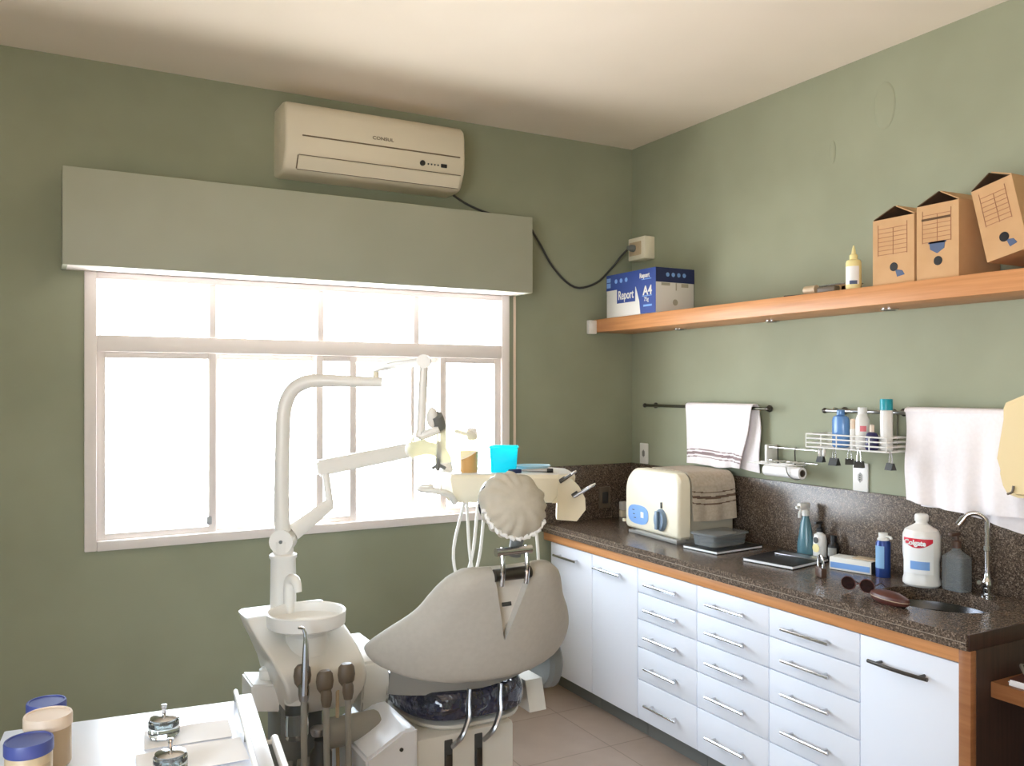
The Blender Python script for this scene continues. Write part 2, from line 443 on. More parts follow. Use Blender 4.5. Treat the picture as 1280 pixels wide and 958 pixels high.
# ---------------------------------------------------------------- shelf and what stands on it
SX, SZ0, SZ1 = 2.735, 1.908, 1.98
sh = thing('wall_shelf', 'long orange-brown wooden floating shelf on the right wall', 'shelf', (XW, 2.3, SZ0))
obj('board', MB().box(SX, XW-.0005, .6, YB-.0005, SZ0, SZ1, .003), 'wood', sh, True)
for a in ((850,411),(965,401),(1112,386)):
    p = P(*a, Z=SZ0)
    dl = obj('downlight', MB().lathe([(.03,-.006),(.034,-.005),(.034,.001),(.024,.001)], (p.x,p.y,SZ0), 20), 'chrome', sh, True)
    obj('lamp_lens', MB().lathe([(.024,-.0055),(.022,-.0075),(.001,-.008)], (p.x,p.y,SZ0), 20), 'dark_grey', dl, True)
sw = P(738,409,Y=YB)
q = thing('wall_switch', 'small white switch box on the back wall at the left end of the shelf', 'switch', (sw.x, YB, sw.z-.035))
obj('plate', MB().box(sw.x-.026, sw.x+.024, YB-.03, YB, sw.z-.04, sw.z+.036, .004), 'white_plastic', q, True)
obj('rocker', MB().box(sw.x-.012, sw.x+.010, YB-.034, YB-.029, sw.z-.022, sw.z+.02, .002), 'white_plastic', q, True)

# paper carton
bx0, bx1, by0, by1, bz0, bz1 = 2.742, 2.992, 3.445, 3.872, SZ1+.001, SZ1+.232
PB = thing('paper_carton', 'blue and white copy-paper carton standing on the shelf near the corner', 'box', (bx0, (by0+by1)/2, bz0))
obj('carton', MB().box(bx0, bx1, by0, by1, bz0, bz1, .003), 'box_white', PB, True)
q = MB(); e = .0012
zb = bz1-.085
q.prism([(bx0-e,by1,bz1-.001),(bx0-e,by0,bz1-.001),(bx0-e,by0,bz0+.001),(bx0-e,by0+.125,bz0+.001),(bx0-e,by0+.135,bz0+.07),(bx0-e,by0+.15,bz0+.11),(bx0-e,by0+.165,zb),(bx0-e,by1,zb)], (e,0,0))
q.box(bx0-e, bx0, by0+.17, by0+.33, zb-.075, zb)
obj('printed_band', q, 'box_blue', PB, True)
obj('side_band', MB().box(bx0, bx1, by0-e, by0, bz1-.075, bz1-.001), 'box_navy', PB, True)
q = MB(); q.box(bx0+.035,bx0+.09,by0-e,by0,bz1-.092,bz1-.078); q.box(bx0+.128,bx0+.134,by0-e,by0,bz1-.115,bz1-.077); q.box(bx0+.165,bx0+.21,by0-e,by0,bz1-.097,bz1-.078)
q.cyl((bx0+.125,by0-e,bz0+.055),(bx0+.125,by0,bz0+.055),.016)
obj('side_mark', q, 'sterilizer_grey', PB, True)
Ti = FR[PB.name].inverted()
def onf(y, z, dx=.002): return Ti @ frame((bx0-dx, y, z), (0,-1,0), (0,0,1))
text('lettering', 'Report', .066, onf(by0+.25, zb-.036), 'box_white', PB, sx=.72, bold=.001)
text('lettering', 'A4', .066, onf(by0+.066, bz1-.115), 'box_white', PB, sx=.95, bold=.0015)
text('lettering', 'Report', .034, onf(by0+.09, bz1-.035), 'box_white', PB, sx=.85, bold=.001)
text('lettering', '75g', .03, onf(by0+.075, bz1-.158), 'box_white', PB, sx=.9)
sym = [MB().box(bx0-.002,bx0,*k) for k in ((by0+.035,by0+.115,bz1-.056,bz1-.052),(by0+.03,by0+.11,bz1-.142,bz1-.138),(by0+.03,by0+.10,bz0+.036,bz0+.046),(by1-.04,by1-.005,bz1-.07,bz1-.045),(by1-.04,by1-.005,bz1-.04,bz1-.018))]
sym += [MB().cyl((bx0-.002,by1-.09-k*.045,bz1-.04),(bx0,by1-.09-k*.045,bz1-.04),.012) for k in range(3)]
sym += [MB().cyl((bx0+.075+k*.036,by0-.002,bz1-.036),(bx0+.075+k*.036,by0,bz1-.036),.011) for k in range(4)]
for k_ in sym: obj('printed_symbol', k_, 'label_blue', PB, True)

# archive boxes
def archive(label, y0, y1, h, x0, rotx, emblem, lift, group):
    """cardboard file box with an open gable of flaps; origin at its front lower corner nearest the window"""
    w_, dp = y1-y0, .235
    A = thing('archive_box', label, 'box', (x0, y1, SZ1+.001+lift), 0, group, rot=(rotx,0,0))
    q = MB(); t = .004
    q.box(0, t, -w_, 0, 0, h); q.box(dp-t, dp, -w_, 0, 0, h); q.box(t, dp-t, -w_, -w_+t, 0, h); q.box(t, dp-t, -t, 0, 0, h); q.box(t, dp-t, -w_+t, -t, 0, t)
    obj('carton', q, 'cardboard', A)
    # flaps rise from the long sides and meet above the middle
    for s in (0, 1):
        ya = -.001 if s == 0 else -w_+.001
        q = MB()
        q.prism([(.002, ya, h), (dp-.002, ya, h), (dp-.03, -w_*.5+(.004 if s == 0 else -.004), h+.045), (.03, -w_*.42+(.004 if s == 0 else -.004), h+.045)], (0, 0, .004))
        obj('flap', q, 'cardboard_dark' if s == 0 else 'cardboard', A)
    hole = MB(); hole.cyl((-.0015,-w_*.52,.062),(.003,-w_*.52,.062),.016)
    obj('finger_hole', hole, 'black', A)
    pr = MB(); f = -.001
    for k in range(7): pr.box(f, 0, -w_+.03, -.022, h-.035-k*.016-.002, h-.035-k*.016)
    pr.box(f, 0, -w_*.5-.001, -w_*.5+.001, h-.135, h-.035)
    pr.box(f, 0, -w_+.028, -w_+.03, h-.135, h-.02); pr.box(f, 0, -.024, -.022, h-.135, h-.02)
    obj('printed_lines', pr, 'card_print', A)
    if emblem:
        em = MB(); zc = .112
        em.prism([(f,-w_*.5+.03,zc+.018),(f,-w_*.5-.03,zc+.018),(f,-w_*.5-.027,zc-.008),(f,-w_*.5,zc-.024),(f,-w_*.5+.027,zc-.008)], (.001,0,0))
        em.box(f,0,-w_*.5-.034,-w_*.5+.034,zc+.012,zc+.017)
        obj('printed_emblem', em, 'ink_blue', A)
        pr = MB(); pr.box(f-.0005,0,-w_+.03,-.02,h-.055,h-.047); obj('printed_heading', pr, 'cardboard_dark', A)
    else:
        em = MB(); em.prism([(f,-w_*.55,.052),(f,-w_*.72,.046),(f,-w_*.78,.03),(f,-w_*.6,.024)], (.001,0,0))
        obj('printed_emblem', em, 'ink_blue', A)
    return A
GR = 'cardboard archive boxes on the shelf'
archive('cardboard archive box standing upright next to the glue bottle', 1.995, 2.168, .243, 2.752, 0, False, 0, GR)
archive('middle cardboard archive box, with a printed blue emblem on its end', 1.825, 1.985, .262, 2.752, 0, True, 0, GR)
archive('cardboard archive box leaning over at the right end of the shelf', 1.585, 1.725, .25, 2.752, math.radians(-13), False, .001+.140*math.sin(math.radians(13)), GR)

# glue bottle
gp = P(1067,356,X=2.79); gp.z = SZ1+.001
G = thing('glue_bottle', 'pale yellow glue bottle with a pointed nozzle on the shelf', 'bottle', gp)
obj('bottle', MB().lathe([(.001,0),(.026,0),(.029,.004),(.029,.105),(.026,.114),(.014,.118),(.013,.122)]), 'glue_yellow', G)
obj('nozzle', MB().lathe([(.015,.119),(.015,.135),(.009,.14),(.006,.158),(.0025,.172),(.001,.173)]), 'glue_yellow', G)
def patch(r, z0, z1, a0, a1, n=10):
    """curved label on an upright cylinder, angles in degrees, -x facing = 180"""
    q = MB()
    q.sheet(lambda u,v: V(r*math.cos(math.radians(a0+(a1-a0)*u)), r*math.sin(math.radians(a0+(a1-a0)*u)), z0+(z1-z0)*v),
            lambda u,v: V(math.cos(math.radians(a0+(a1-a0)*u)), math.sin(math.radians(a0+(a1-a0)*u)), 0), n, 1, .0012)
    return q
obj('label', patch(.0294, .02, .09, 150, 260), 'label_white', G)
obj('printed_mark', patch(.0301, .02, .034, 190, 245), 'ink_blue', G)
# small package with a syringe
a = P(1012,360,X=2.80); b_ = P(1052,354,X=2.80)
pk = thing('wrapped_package', 'small clear-wrapped brown package lying on the shelf left of the glue bottle', 'package', (2.83, a.y-.06, SZ1+.001))
obj('carton', MB().box(-.03, .05, -.13, .05, 0, .03, .006), 'cardboard', pk)
obj('wrapping', MB().box(-.034, .054, -.138, .06, .0303, .036, .003), 'clear_plastic', pk)
obj('roll', MB().cyl((-.055,.058,.018),(-.055,.0,.018),.018), 'jar_tan', pk)
obj('pad', MB().box(-.07,-.036,-.10,-.012,0,.024,.005), 'brush_brown', pk)
kn = P(985,372,X=2.80)
solo('flat_bar', MB().tube([(2.79,kn.y+.01,SZ1+.006),(2.80,kn.y-.09,SZ1+.005)], [.006,.004], 8), 'dark_grey', 'thin dark tool lying on the shelf left of the wrapped package', 'tool', loc=(2.79,kn.y,SZ1))
kn = P(1085,354,X=2.9)
solo('small_clip', MB().box(2.80,2.84,kn.y+.02,kn.y+.05,SZ1+.001,SZ1+.03,.006), 'dark_grey', 'small dark lump on the shelf between glue bottle and first archive box', 'clip', loc=(2.82,kn.y,SZ1))

# ---------------------------------------------------------------- base cabinets, worktop
XF = 2.413
yd = [3.92, 3.531, 3.164, 2.762, 2.36, 1.952, 1.596]
ZB, ZT = .09, .777
HG = 'white cabinet units under the granite worktop'
def handle(parent, yc, zc, m_='chrome', ln=.215, sag=0, lift=.03):
    x = XF-lift
    q = MB(); n = 6
    q.tube([(x-sag*math.sin(PI*k/n), yc+ln/2-ln*k/n, zc) for k in range(n+1)], .0062, 10)
    for s in (-.36, .36): q.cyl((x, yc+s*ln, zc), (XF-.001, yc+s*ln, zc), .005, n=10)
    return obj('handle', q, m_, parent, True)
def carcass(name, label, y1, y0, first=False):
    U = thing(name, label, 'cabinet', (2.7, (y0+y1)/2, 0), 0, HG)
    obj('body', MB().box(XF+.0185, XW-.021, y0+.0015, y1-.0015, ZB, ZT+.003), 'white_laminate', U, True)
    obj('plinth', MB().box(XF+.06, XF+.08, y0+.0015, y1-.0015, 0, ZB), 'mid_grey', U, True)
    return U
g = .002
def door(U, y1, y0, hl, m_='chrome', hz=.722, sag=0):
    dd = obj('door', MB().box(XF, XF+.018, y0+g, y1-g, ZB, ZT, .0015), 'white_laminate', U, True)
    handle(dd, hl, hz, m_, sag=sag)
def drawers(U, y1, y0):
    zs = [ZT, .668, .547, .420, .272, ZB]
    for za, zb_ in zip(zs, zs[1:]):
        dd = obj('drawer', MB().box(XF, XF+.018, y0+g, y1-g, zb_+g, za-g if za < ZT else za, .0015), 'white_laminate', U, True)
        handle(dd, (y0+y1)/2+.01, (za+zb_)/2-.004)
U = carcass('door_cabinet', 'tall white door cabinet at the far end, partly hidden by the chair', yd[0]+.02, yd[1]); door(U, yd[0], yd[1], 3.74)
U = carcass('door_cabinet', 'white door cabinet between the far cabinet and the first drawer stack', yd[1], yd[2]); door(U, yd[1], yd[2], 3.375)
for k, lb in ((2, 'white five-drawer unit below the sterilizer, right of the two doors'), (3, 'white five-drawer unit in the middle of the three drawer stacks'), (4, 'white five-drawer unit directly beside the sink door')):
    U = carcass('drawer_cabinet', lb, yd[k], yd[k+1]); drawers(U, yd[k], yd[k+1])
U = carcass('sink_cabinet', 'white sink cabinet with one door beside the wooden end panel', yd[5], yd[6]); door(U, yd[5], yd[6], 1.79, 'dark_metal', .708, .008)
EP = .038; CY0 = 1.565
ep = thing('end_panel', 'orange-brown wooden end panel, its side darkened as if in shade, closing the cabinet row', 'panel', (2.7, yd[6]-EP, 0))
obj('front_edge', MB().box(XF-.008, XF+.02, yd[6]-EP, yd[6], 0, .824, .002), 'desk_wood', ep, True)
obj('side_board', MB().box(XF+.0205, XW-.001, yd[6]-EP, yd[6], 0, .824, .001), 'shaded_wood', ep, True)  # outer side and board above coloured near-black to stand for shade
obj('upper_board', MB().box(2.40, XW-.001, yd[6]-EP, CY0-.0005, .8245, CT+.001, .001), 'shaded_wood', ep, True)
solo('wood_rail', MB().box(XF-.006, XF+.018, yd[6]+.0005, YB-.001, .7815, .824, .002), 'wood', 'orange-brown wooden rail running under the granite worktop edge', 'rail', loc=(XF, 2.8, .78))
# worktop with an oval basin opening
WT = thing('worktop', 'long speckled brown granite worktop with an oval sink opening', 'worktop', (2.7, 2.7, .825))
bx, by, ra, rb = 2.72, 1.885, .165, .195
R0 = (2.395, XW-.0215, CY0, 2.25)
q = MB(); q.box(R0[0], R0[1], R0[3], YB-.0215, .825, CT)
angs = sorted(set([2*PI*k/48 for k in range(48)]+[math.atan2(yc-by, xc-bx) % (2*PI) for xc in R0[:2] for yc in R0[2:]]))
inn, out = [], []
for a in angs:
    ca, sa = math.cos(a), math.sin(a)
    inn.append((bx+ra*ca, by+rb*sa))
    t = min([((R0[1]-bx)/ca if ca > 1e-9 else (R0[0]-bx)/ca if ca < -1e-9 else 1e9), ((R0[3]-by)/sa if sa > 1e-9 else (R0[2]-by)/sa if sa < -1e-9 else 1e9)])
    out.append((bx+t*ca, by+t*sa))
z0, z1 = .825, CT
rs = [[V(x,y,z0) for x,y in inn], [V(x,y,z0) for x,y in out], [V(x,y,z1) for x,y in out], [V(x,y,z1) for x,y in inn], [V(x,y,z0) for x,y in inn]]
q.rings(rs, cap=False)
bmesh.ops.remove_doubles(q.bm, verts=q.bm.verts[:], dist=1e-5)
obj('slab', q, 'granite', WT, True, ang=20)
obj('edge_joint', MB().box(R0[0]-.0012, R0[0]+.001, CY0+.002, YB-.024, .8468, .8487), 'joint_resin', WT, True)
obj('backsplash', MB().box(XW-.02, XW-.0005, CY0, YB-.0005, .825, 1.172, .0015), 'granite', WT, True)
obj('corner_backsplash', MB().box(2.395, XW-.0215, YB-.02, YB-.0005, .825, 1.172, .0015), 'granite', WT, True)
BZ = .7845
bs = thing('sink_basin', 'round stainless steel basin sunk into the granite worktop', 'sink', (bx, by, BZ))
prof = [(1.0,.0395),(.985,.03),(.95,.012),(.85,.004),(.4,.001),(.14,0)]
q = MB(); n = 40
ro = [[V(bx+(ra+.002)*r*math.cos(2*PI*k/n), by+(rb+.002)*r*math.sin(2*PI*k/n), BZ+z) for k in range(n)] for r, z in prof]
ri = [[p+V(0,0,-.003) if i else p for p in rr] for i, rr in enumerate(ro)]
q.rings(ro, cap=False); 
obj('bowl', q, 'basin_steel', bs, True)
obj('drain', MB().lathe([(.001,.0),(.024,.001),(.028,.004),(.022,.006),(.001,.004)], (bx,by,BZ)), 'chrome', bs, True)
# faucet
fp = V(2.908, 1.823, CT+.0005)
fx = thing('faucet', 'chrome gooseneck tap standing behind the sink basin', 'tap', fp)
dirv = (V(bx,by,0)-V(fp.x,fp.y,0)).normalized()
obj('base', MB().lathe([(.022,.0005),(.022,.006),(.013,.012),(.013,.028),(.017,.032),(.019,.045),(.015,.058),(.011,.064),(.009,.08)]), 'chrome', fx)
dv = V(-.07,.10,0).normalized()
gn = [V(0,0,.075), V(0,0,.17), V(0,0,.25)]
for k in range(1,9):
    a = PI*k/8*.86; gn.append(V(0,0,.25)+dv*(.038*(1-math.cos(a)))+V(0,0,.038*math.sin(a)))
obj('spout', MB().tube(gn, .0085, 12, 2), 'chrome', fx)
e_ = gn[-1]; d_ = (gn[-1]-gn[-2]).normalized()
obj('spout_tip', MB().tube([e_-d_*.004, e_+d_*.028], [.0125,.012], 14), 'chrome', fx)
obj('lever', MB().tube([V(-.012,0,.045), V(-.04,-.01,.05), V(-.065,-.012,.058)], [.007,.0055,.008], 10), 'chrome', fx)
obj('hose_ring', MB().lathe([(.0085,.158),(.0125,.16),(.0125,.176),(.0085,.178)]), 'chrome', fx)

# desk beyond the end panel
dk = thing('desk', 'low brown wooden desk against the right wall past the cabinets', 'desk', (2.75, .9, 0))
obj('desktop', MB().box(2.50, XW-.001, -.3, yd[6]-EP-.001, .675, .722, .003), 'desk_wood', dk, True)
obj('side_panel', MB().box(2.52, XW-.001, -.3, -.26, 0, .675), 'shaded_wood', dk, True)  # kneehole panels carry the shade in their wood colour
obj('back_panel', MB().box(XW-.02, XW-.001, -.26, yd[6]-EP-.001, .0, .675), 'shaded_wood', dk, True)
MG = 'magazines on the desk'
for k, (x0, y1, r_, m_, lb) in enumerate(((2.505, 1.535, .0, 'paper', 'lower pale magazine of the pair on the desk'), (2.50, 1.53, .05, 'paper', 'upper dark-covered magazine of the pair on the desk'))):
    t = thing('magazine', lb, 'magazine', (x0+.11, y1-.165, .7225+k*.0125), r_, MG)
    obj('pages', MB().box(-.10, .10, -.14, .14, 0, .0095), 'paper', t)
    obj('cover', MB().box(-.102, .102, -.142, .142, .0098, .0115), 'leather_brown' if k else 'paper', t)
t = thing('phone_handset', 'pale grey phone lying on the magazines on the desk', 'phone', (2.585, 1.47, .7485), -.9)
obj('body', MB().box(-.035, .035, -.075, .075, 0, .014, .006, seg=3), 'grey_plastic', t)
obj('screen', MB().box(-.028, .028, -.055, .055, .0141, .015), 'dark_grey', t)

# ---------------------------------------------------------------- wall rails, towels, wire ware
RX = XW-.055
def rail(name, label, ya, yb_, z, posts, m_='rod_metal'):
    t = thing(name, label, 'rail', (XW, (ya+yb_)/2, z), 0, 'towel rails on the right wall')
    obj('bar', MB().cyl((RX,ya,z),(RX,yb_,z),.0075), m_, t, True)
    for y in posts:
        obj('bracket', MB().cyl((RX,y,z),(XW-.001,y,z),.006).lathe([(.016,0),(.016,.006),(.007,.012)], (0,0,0), 16, Matrix.Translation((XW-.0005,y,z)) @ Matrix.Rotation(-PI/2,4,'Y')), 'dark_metal', t, True)
    for y in (ya, yb_): obj('end_knob', MB().sph((RX,y,z), .012), 'dark_metal', t, True)
    return t
ra0 = P(806,507,X=RX).y; ra1 = P(960,511,X=RX).y; zr = 1.503
rail('towel_rail', 'dark metal towel rail nearest the corner on the right wall', ra0, ra1, zr, (ra0-.03, ra1+.04))
rb0 = P(1031,514,X=RX).y; rb1 = 1.715
rail('towel_rail', 'metal rail above the sink carrying the wire basket and large towel', rb0, rb1, zr, (rb0-.06, 2.215, rb1+.02), 'steel')
def towel_fn(y0, y1, zt, zb_f, off, fold, seed, x_in=RX):
    def fn(u, v):
        y = y0+(y1-y0)*u
        zb2 = zb_f(u) if callable(zb_f) else zb_f
        z = zt-(zt-zb2)*v
        w = fold*v*(math.sin(u*17+seed)+.6*math.sin(u*31+seed*2.1))+.002*math.sin(v*9+u*5)
        return V(x_in-off+w-.012*v*0, y+.004*math.sin(v*7+seed), z)
    return fn
NX = V(-1,0,0)
ty0, ty1 = P(858,520,X=RX-.015).y, P(941,520,X=RX-.015).y
t = thing('hand_towel', 'white hand towel with brown stripes hung on the rail nearest the corner', 'towel', (RX, (ty0+ty1)/2, 1.16))
def stripes(u, v):
    w = v+.035*math.sin(u*3.2+.4)-.02
    return 1 if (.755 < w < .772 or .80 < w < .845 or .875 < w < .89) else 0
q = MB()
f0 = towel_fn(ty0, ty1, zr+.011, lambda u: 1.214+.004*math.sin(u*9), .016, .006, 1)
def front(u, v): # right edge draws in towards the bottom
    p = f0(u, v); k = v*u
    p.y += .085*v*max(0,(u-.55)/.45); return p
q.sheet(front, lambda u,v: NX, 48, 96, .005, stripes)
obj('front_drop', q, ['towel_white','stripe_mauve'], t, True)
q = MB()
f1 = towel_fn(ty0+.02, ty1-.012, zr+.011, lambda u: 1.214-.05*max(0,u-.75), -.018, .005, 2)
q.sheet(f1, lambda u,v: NX, 40, 40, .005)
obj('back_drop', q, 'towel_white', t, True)
q = MB()
q.sheet(lambda u,v: V(RX-.0185*math.cos(PI*v)+.001, ty0+(ty1-ty0)*u, zr+.008+.012*math.sin(PI*v)), lambda u,v: V(-math.cos(PI*v),0,math.sin(PI*v)), 20, 8, .005)
obj('top_fold', q, 'towel_white', t, True)
# large towel
ly0, ly1 = P(1132,520,X=RX-.02).y, 1.70
t = thing('bath_towel', 'large plain white towel hung on the rail over the sink', 'towel', (RX, (ly0+ly1)/2, 1.12))
q = MB(); q.sheet(towel_fn(ly0, ly1, zr+.011, lambda u: 1.172-.012*math.sin(u*4)-.022*u, .018, .010, 3), lambda u,v: NX, 70, 40, .007)
obj('front_drop', q, 'towel_white', t, True)
q = MB(); q.sheet(towel_fn(ly0-.04, ly1, zr+.011, lambda u: 1.15-.09*max(0,u-.35), -.014, .006, 4), lambda u,v: NX, 50, 30, .006)
obj('back_drop', q, 'towel_white', t, True)
q = MB(); q.sheet(lambda u,v: V(RX-.006-.02*math.cos(PI*v), ly0+(ly1-ly0)*u, zr+.006+.015*math.sin(PI*v)), lambda u,v: V(-math.cos(PI*v),0,math.sin(PI*v)), 20, 8, .007)
obj('top_fold', q, 'towel_white', t, True)

# wire basket on the second rail
ky0, ky1 = P(1019,560,X=RX-.05).y, P(1120,560,X=RX-.05).y
kz0, kz1 = P(1060,562,X=RX-.09).z, P(1060,545,X=RX-.09).z
xi, xo = XW-.03, RX-.105
K = thing('wire_basket', 'white wire basket hung from the rail beside the large towel', 'basket', ((xi+xo)/2, (ky0+ky1)/2, kz0))
def loop(z, q, r=.0032):
    for a, b_ in (((xi,ky0,z),(xo,ky0,z)),((xo,ky0,z),(xo,ky1,z)),((xo,ky1,z),(xi,ky1,z)),((xi,ky1,z),(xi,ky0,z))): q.cyl(a, b_, r, n=8)
q = MB()
for k in range(4): loop(kz0+(kz1-kz0)*k/3+.0, q)
obj('wire_rim', q, 'white_plastic', K, True)
q = MB()
for k in range(1,6): q.cyl((xi+(xo-xi)*k/6, ky0, kz0), (xi+(xo-xi)*k/6, ky1, kz0), .002, n=6)
for k in range(6):
    y = ky0+(ky1-ky0)*k/5; q.cyl((xo,y,kz0),(xo,y,kz1),.0025,n=6); q.cyl((xi,y,kz0),(xo,y,kz0),.0022,n=6)
obj('wire_bottom', q, 'white_plastic', K, True)
for y in (ky0-.06, ky1+.05): obj('hook', MB().tube([(xi,y,kz0),(xi,y,1.44),(xi-.0,y,1.50),(RX+.0,y,zr+.0135),(RX-.012,y,zr+.004)], .003, 8, 4), 'chrome', K, True)
kb = kz0+.0036
def bottle(name, label, px, prof, m_, cap=None, capm=None, sx=1, sy=1, x=None, group=None, base=kb):
    p = P(px, 550, X=x or RX-.05); t = thing(name, label, 'bottle', (x or RX-.05, p.y, base), 0, group)
    obj('bottle', MB().lathe(prof, sx=sx, sy=sy), m_, t)
    if cap: obj('cap', MB().lathe(cap), capm, t)
    return t
BG = 'bottles in the wire basket'
t = bottle('shampoo_bottle', 'light blue flat bottle at the left of the wire basket', 1051, [(.001,0),(.03,0),(.035,.006),(.035,.11),(.03,.125),(.014,.132),(.013,.134)], 'blue_bottle', [(.016,.133),(.016,.15),(.013,.153),(.001,.153)], 'blue_bottle', .75, 1.1, group=BG)
t = bottle('slim_tube', 'slim white tube with a beige cap beside the light blue bottle', 1066, [(.001,0),(.011,0),(.011,.075),(.008,.08)], 'white_plastic', [(.009,.079),(.009,.115),(.006,.119),(.001,.119)], 'lid_cream', x=RX-.07, group=BG)
t = bottle('lotion_bottle', 'white lotion bottle with a pink spot in the wire basket', 1078, [(.001,0),(.024,0),(.027,.006),(.027,.115),(.02,.135),(.016,.14)], 'white_plastic', [(.018,.139),(.018,.165),(.001,.166)], 'white_plastic', group=BG)
obj('pink_spot', patch(.0274, .07, .092, 200, 250), 'pink', t)
t = bottle('dark_jar', 'small dark purple bottle with a pale cap in the wire basket', 1090, [(.001,0),(.022,0),(.025,.005),(.025,.052),(.018,.066),(.01,.07)], 'navy_bottle', [(.009,.069),(.009,.098),(.001,.1)], 'lid_cream', x=RX-.075, group=BG)
t = bottle('aerosol_can', 'tall white spray can with a teal cap at the right of the basket', 1108, [(.001,0),(.022,0),(.0235,.004),(.0235,.15),(.022,.156)], 'white_plastic', [(.0235,.1565),(.0235,.195),(.022,.2),(.001,.2)], 'teal_cap', group=BG)

# binder clips hanging under the basket
CG = 'binder clips hanging under the wire basket'
def clip(label, px, py, sc=1, rot=0):
    p = P(px, py, X=xo)
    t = thing('binder_clip', label, 'clip', (p.x, p.y, p.z), rot, CG)
    hgt = kz0-p.z
    obj('clip_body', MB().prism([(-.012*sc,-.016*sc,0),(.012*sc,-.016*sc,0),(.003*sc,-.016*sc,.024*sc),(-.003*sc,-.016*sc,.024*sc)], (0,.032*sc,0)), 'clamp', t)
    q = MB()
    for s in (-1,1): q.tube([(s*.003,-.008,.02*sc),(s*.001,-.006,hgt*.8),(0,0,hgt+.006),(s*.001,.006,hgt*.8),(s*.003,.008,.02*sc)], .0016, 6, 4)
    obj('clip_wire', q, 'chrome', t)
clip('black binder clip under the left corner of the basket, next to white knobs', 1026, 578, 1)
clip('large black binder clip under the light blue bottle', 1043, 582, 1.25)
clip('black binder clip hanging tilted below the lotion bottle', 1062, 581, 1, .6)
clip('black binder clip just above the wall socket plate', 1074, 585, 1.1, .3)
clip('lone black binder clip hanging below the teal-capped can', 1113, 588, 1.1, -.2)
for px, lb in ((1025, 'left white round hook knob at the basket corner'), (1030, 'right white round hook knob at the basket corner')):
    p = P(px, 566, X=xo+.004); solo('hook_knob', MB().sph(p, .011, (.7,.7,1.5)), 'white_plastic', lb, 'hook', 'white hook knobs', p)

# wire holder for wrap rolls, left of the basket
hy0, hy1 = P(961,565,X=RX).y, P(1022,570,X=RX).y
hz1, hz0 = P(963,559,X=RX).z, P(963,575,X=RX).z
H = thing('roll_holder', 'chrome wire roll holder on the wall left of the wire basket', 'holder', (XW, (hy0+hy1)/2, hz0))
q = MB(); q.cyl((RX,hy0,hz1),(RX,hy1,hz1),.004,n=10); q.cyl((RX,hy0,hz0),(RX,hy1,hz0),.004,n=10)
obj('bar', q, 'chrome', H, True)
obj('end_bracket', MB().box(RX-.012, XW, hy0, hy0+.015, hz0-.008, hz1+.01, .003), 'white_plastic', H, True)
q = MB()
for y in (hy0-.06, hy0-.16): q.tube([(RX+.004,y,hz1+.006),(RX-.006,y,hz1-.01),(RX-.006,y,hz0-.02),(RX-.05,y,hz0-.032)], .003, 8, 3)
obj('hanger', q, 'dark_metal', H, True)
pz = P(960,579,X=RX-.04).z
q = MB(); 
for x in (RX-.085, RX-.04, RX): q.cyl((x,hy0+.05,pz),(x,hy0-.2,pz),.0028,n=8)
for y in (hy0-.04, hy0-.19): q.cyl((RX-.09,y,pz),(RX+.03,y,pz),.0028,n=8); 
for y in (hy0-.04, hy0-.08, hy0-.15, hy0-.19): q.cyl((RX-.05,y-.0,pz+.012),(RX+.0,y-.02,pz+.012),.0028,n=8)
obj('wire_shelf', q, 'white_plastic', H, True)
r0 = P(958,588,X=RX-.05); r1 = P(1003,591,X=RX-.05)
rr = .026; rz = pz-.0035-rr
T = thing('wrap_roll', 'white paper roll with a dark hollow core under the wire holder', 'roll', (RX-.05, (r0.y+r1.y)/2, rz-rr))
n = 24
q = MB()
def ring(y, r): return [V(RX-.05+r*math.cos(2*PI*k/n), y, rz+r*math.sin(2*PI*k/n)) for k in range(n)]
q.rings([ring(r0.y,rr*.62), ring(r0.y,rr), ring(r1.y,rr), ring(r1.y,rr*.62), ring(r0.y,rr*.62)], cap=False)
obj('paper', q, 'paper', T, True)
q = MB(); q.rings([ring(r0.y+.001,rr*.5), ring(r0.y+.001,rr*.615), ring(r1.y-.001,rr*.615), ring(r1.y-.001,rr*.5), ring(r0.y+.001,rr*.5)], cap=False)
obj('core', q, 'brush_brown', T, True)
obj('cradle_wire', MB().tube([(RX-.085,r1.y+.06,pz),(RX-.08,r1.y+.05,rz-.01),(RX-.05,r1.y+.03,rz-rr-.004),(RX-.02,r1.y+.02,rz-.005),(RX-.02,r1.y+.02,pz)], .0025, 8, 4), 'chrome', H, True)

# outlet plates
def plate(label, px, py, h, w_, m1='white_plastic', wallx=XW, group=None):
    p = P(px, py, X=wallx)
    t = thing('socket_plate', label, 'socket', (wallx, p.y, p.z-h/2), 0, 'flat socket plates')
    obj('plate', MB().box(wallx-.009, wallx-.0003, p.y-w_/2, p.y+w_/2, p.z-h/2, p.z+h/2, .003), m1, t, True)
    q = MB(); q.lathe([(.016,0),(.016,.0015),(.001,.0015)], (0,0,0), 6, Matrix.Translation((wallx-.009,p.y,p.z)) @ Matrix.Rotation(-PI/2,4,'Y'), 1.35, .8)
    so = obj('socket_insert', q, 'grey_plastic', t, True)
    q = MB()
    for k in (-1,0,1): q.sph((wallx-.0105,p.y,p.z+k*.009),.0026,n=8)
    obj('pin_hole', q, 'dark_grey', so, True)
    return t
plate('white socket plate on the right wall near the corner, above the sterilizer', 806, 567, .115, .07)
plate('white socket plate above the backsplash below the binder clips', 1077, 597, .12, .075)
p = P(755,622,Y=YB-.02)
t = thing('socket_plate', 'dark brown socket plate on the granite behind the worktop corner', 'socket', (p.x, YB-.02, p.z-.06), 0, 'flat socket plates')
obj('plate', MB().box(p.x-.037, p.x+.037, YB-.030, YB-.0203, p.z-.06, p.z+.06, .003), 'brush_brown', t, True)
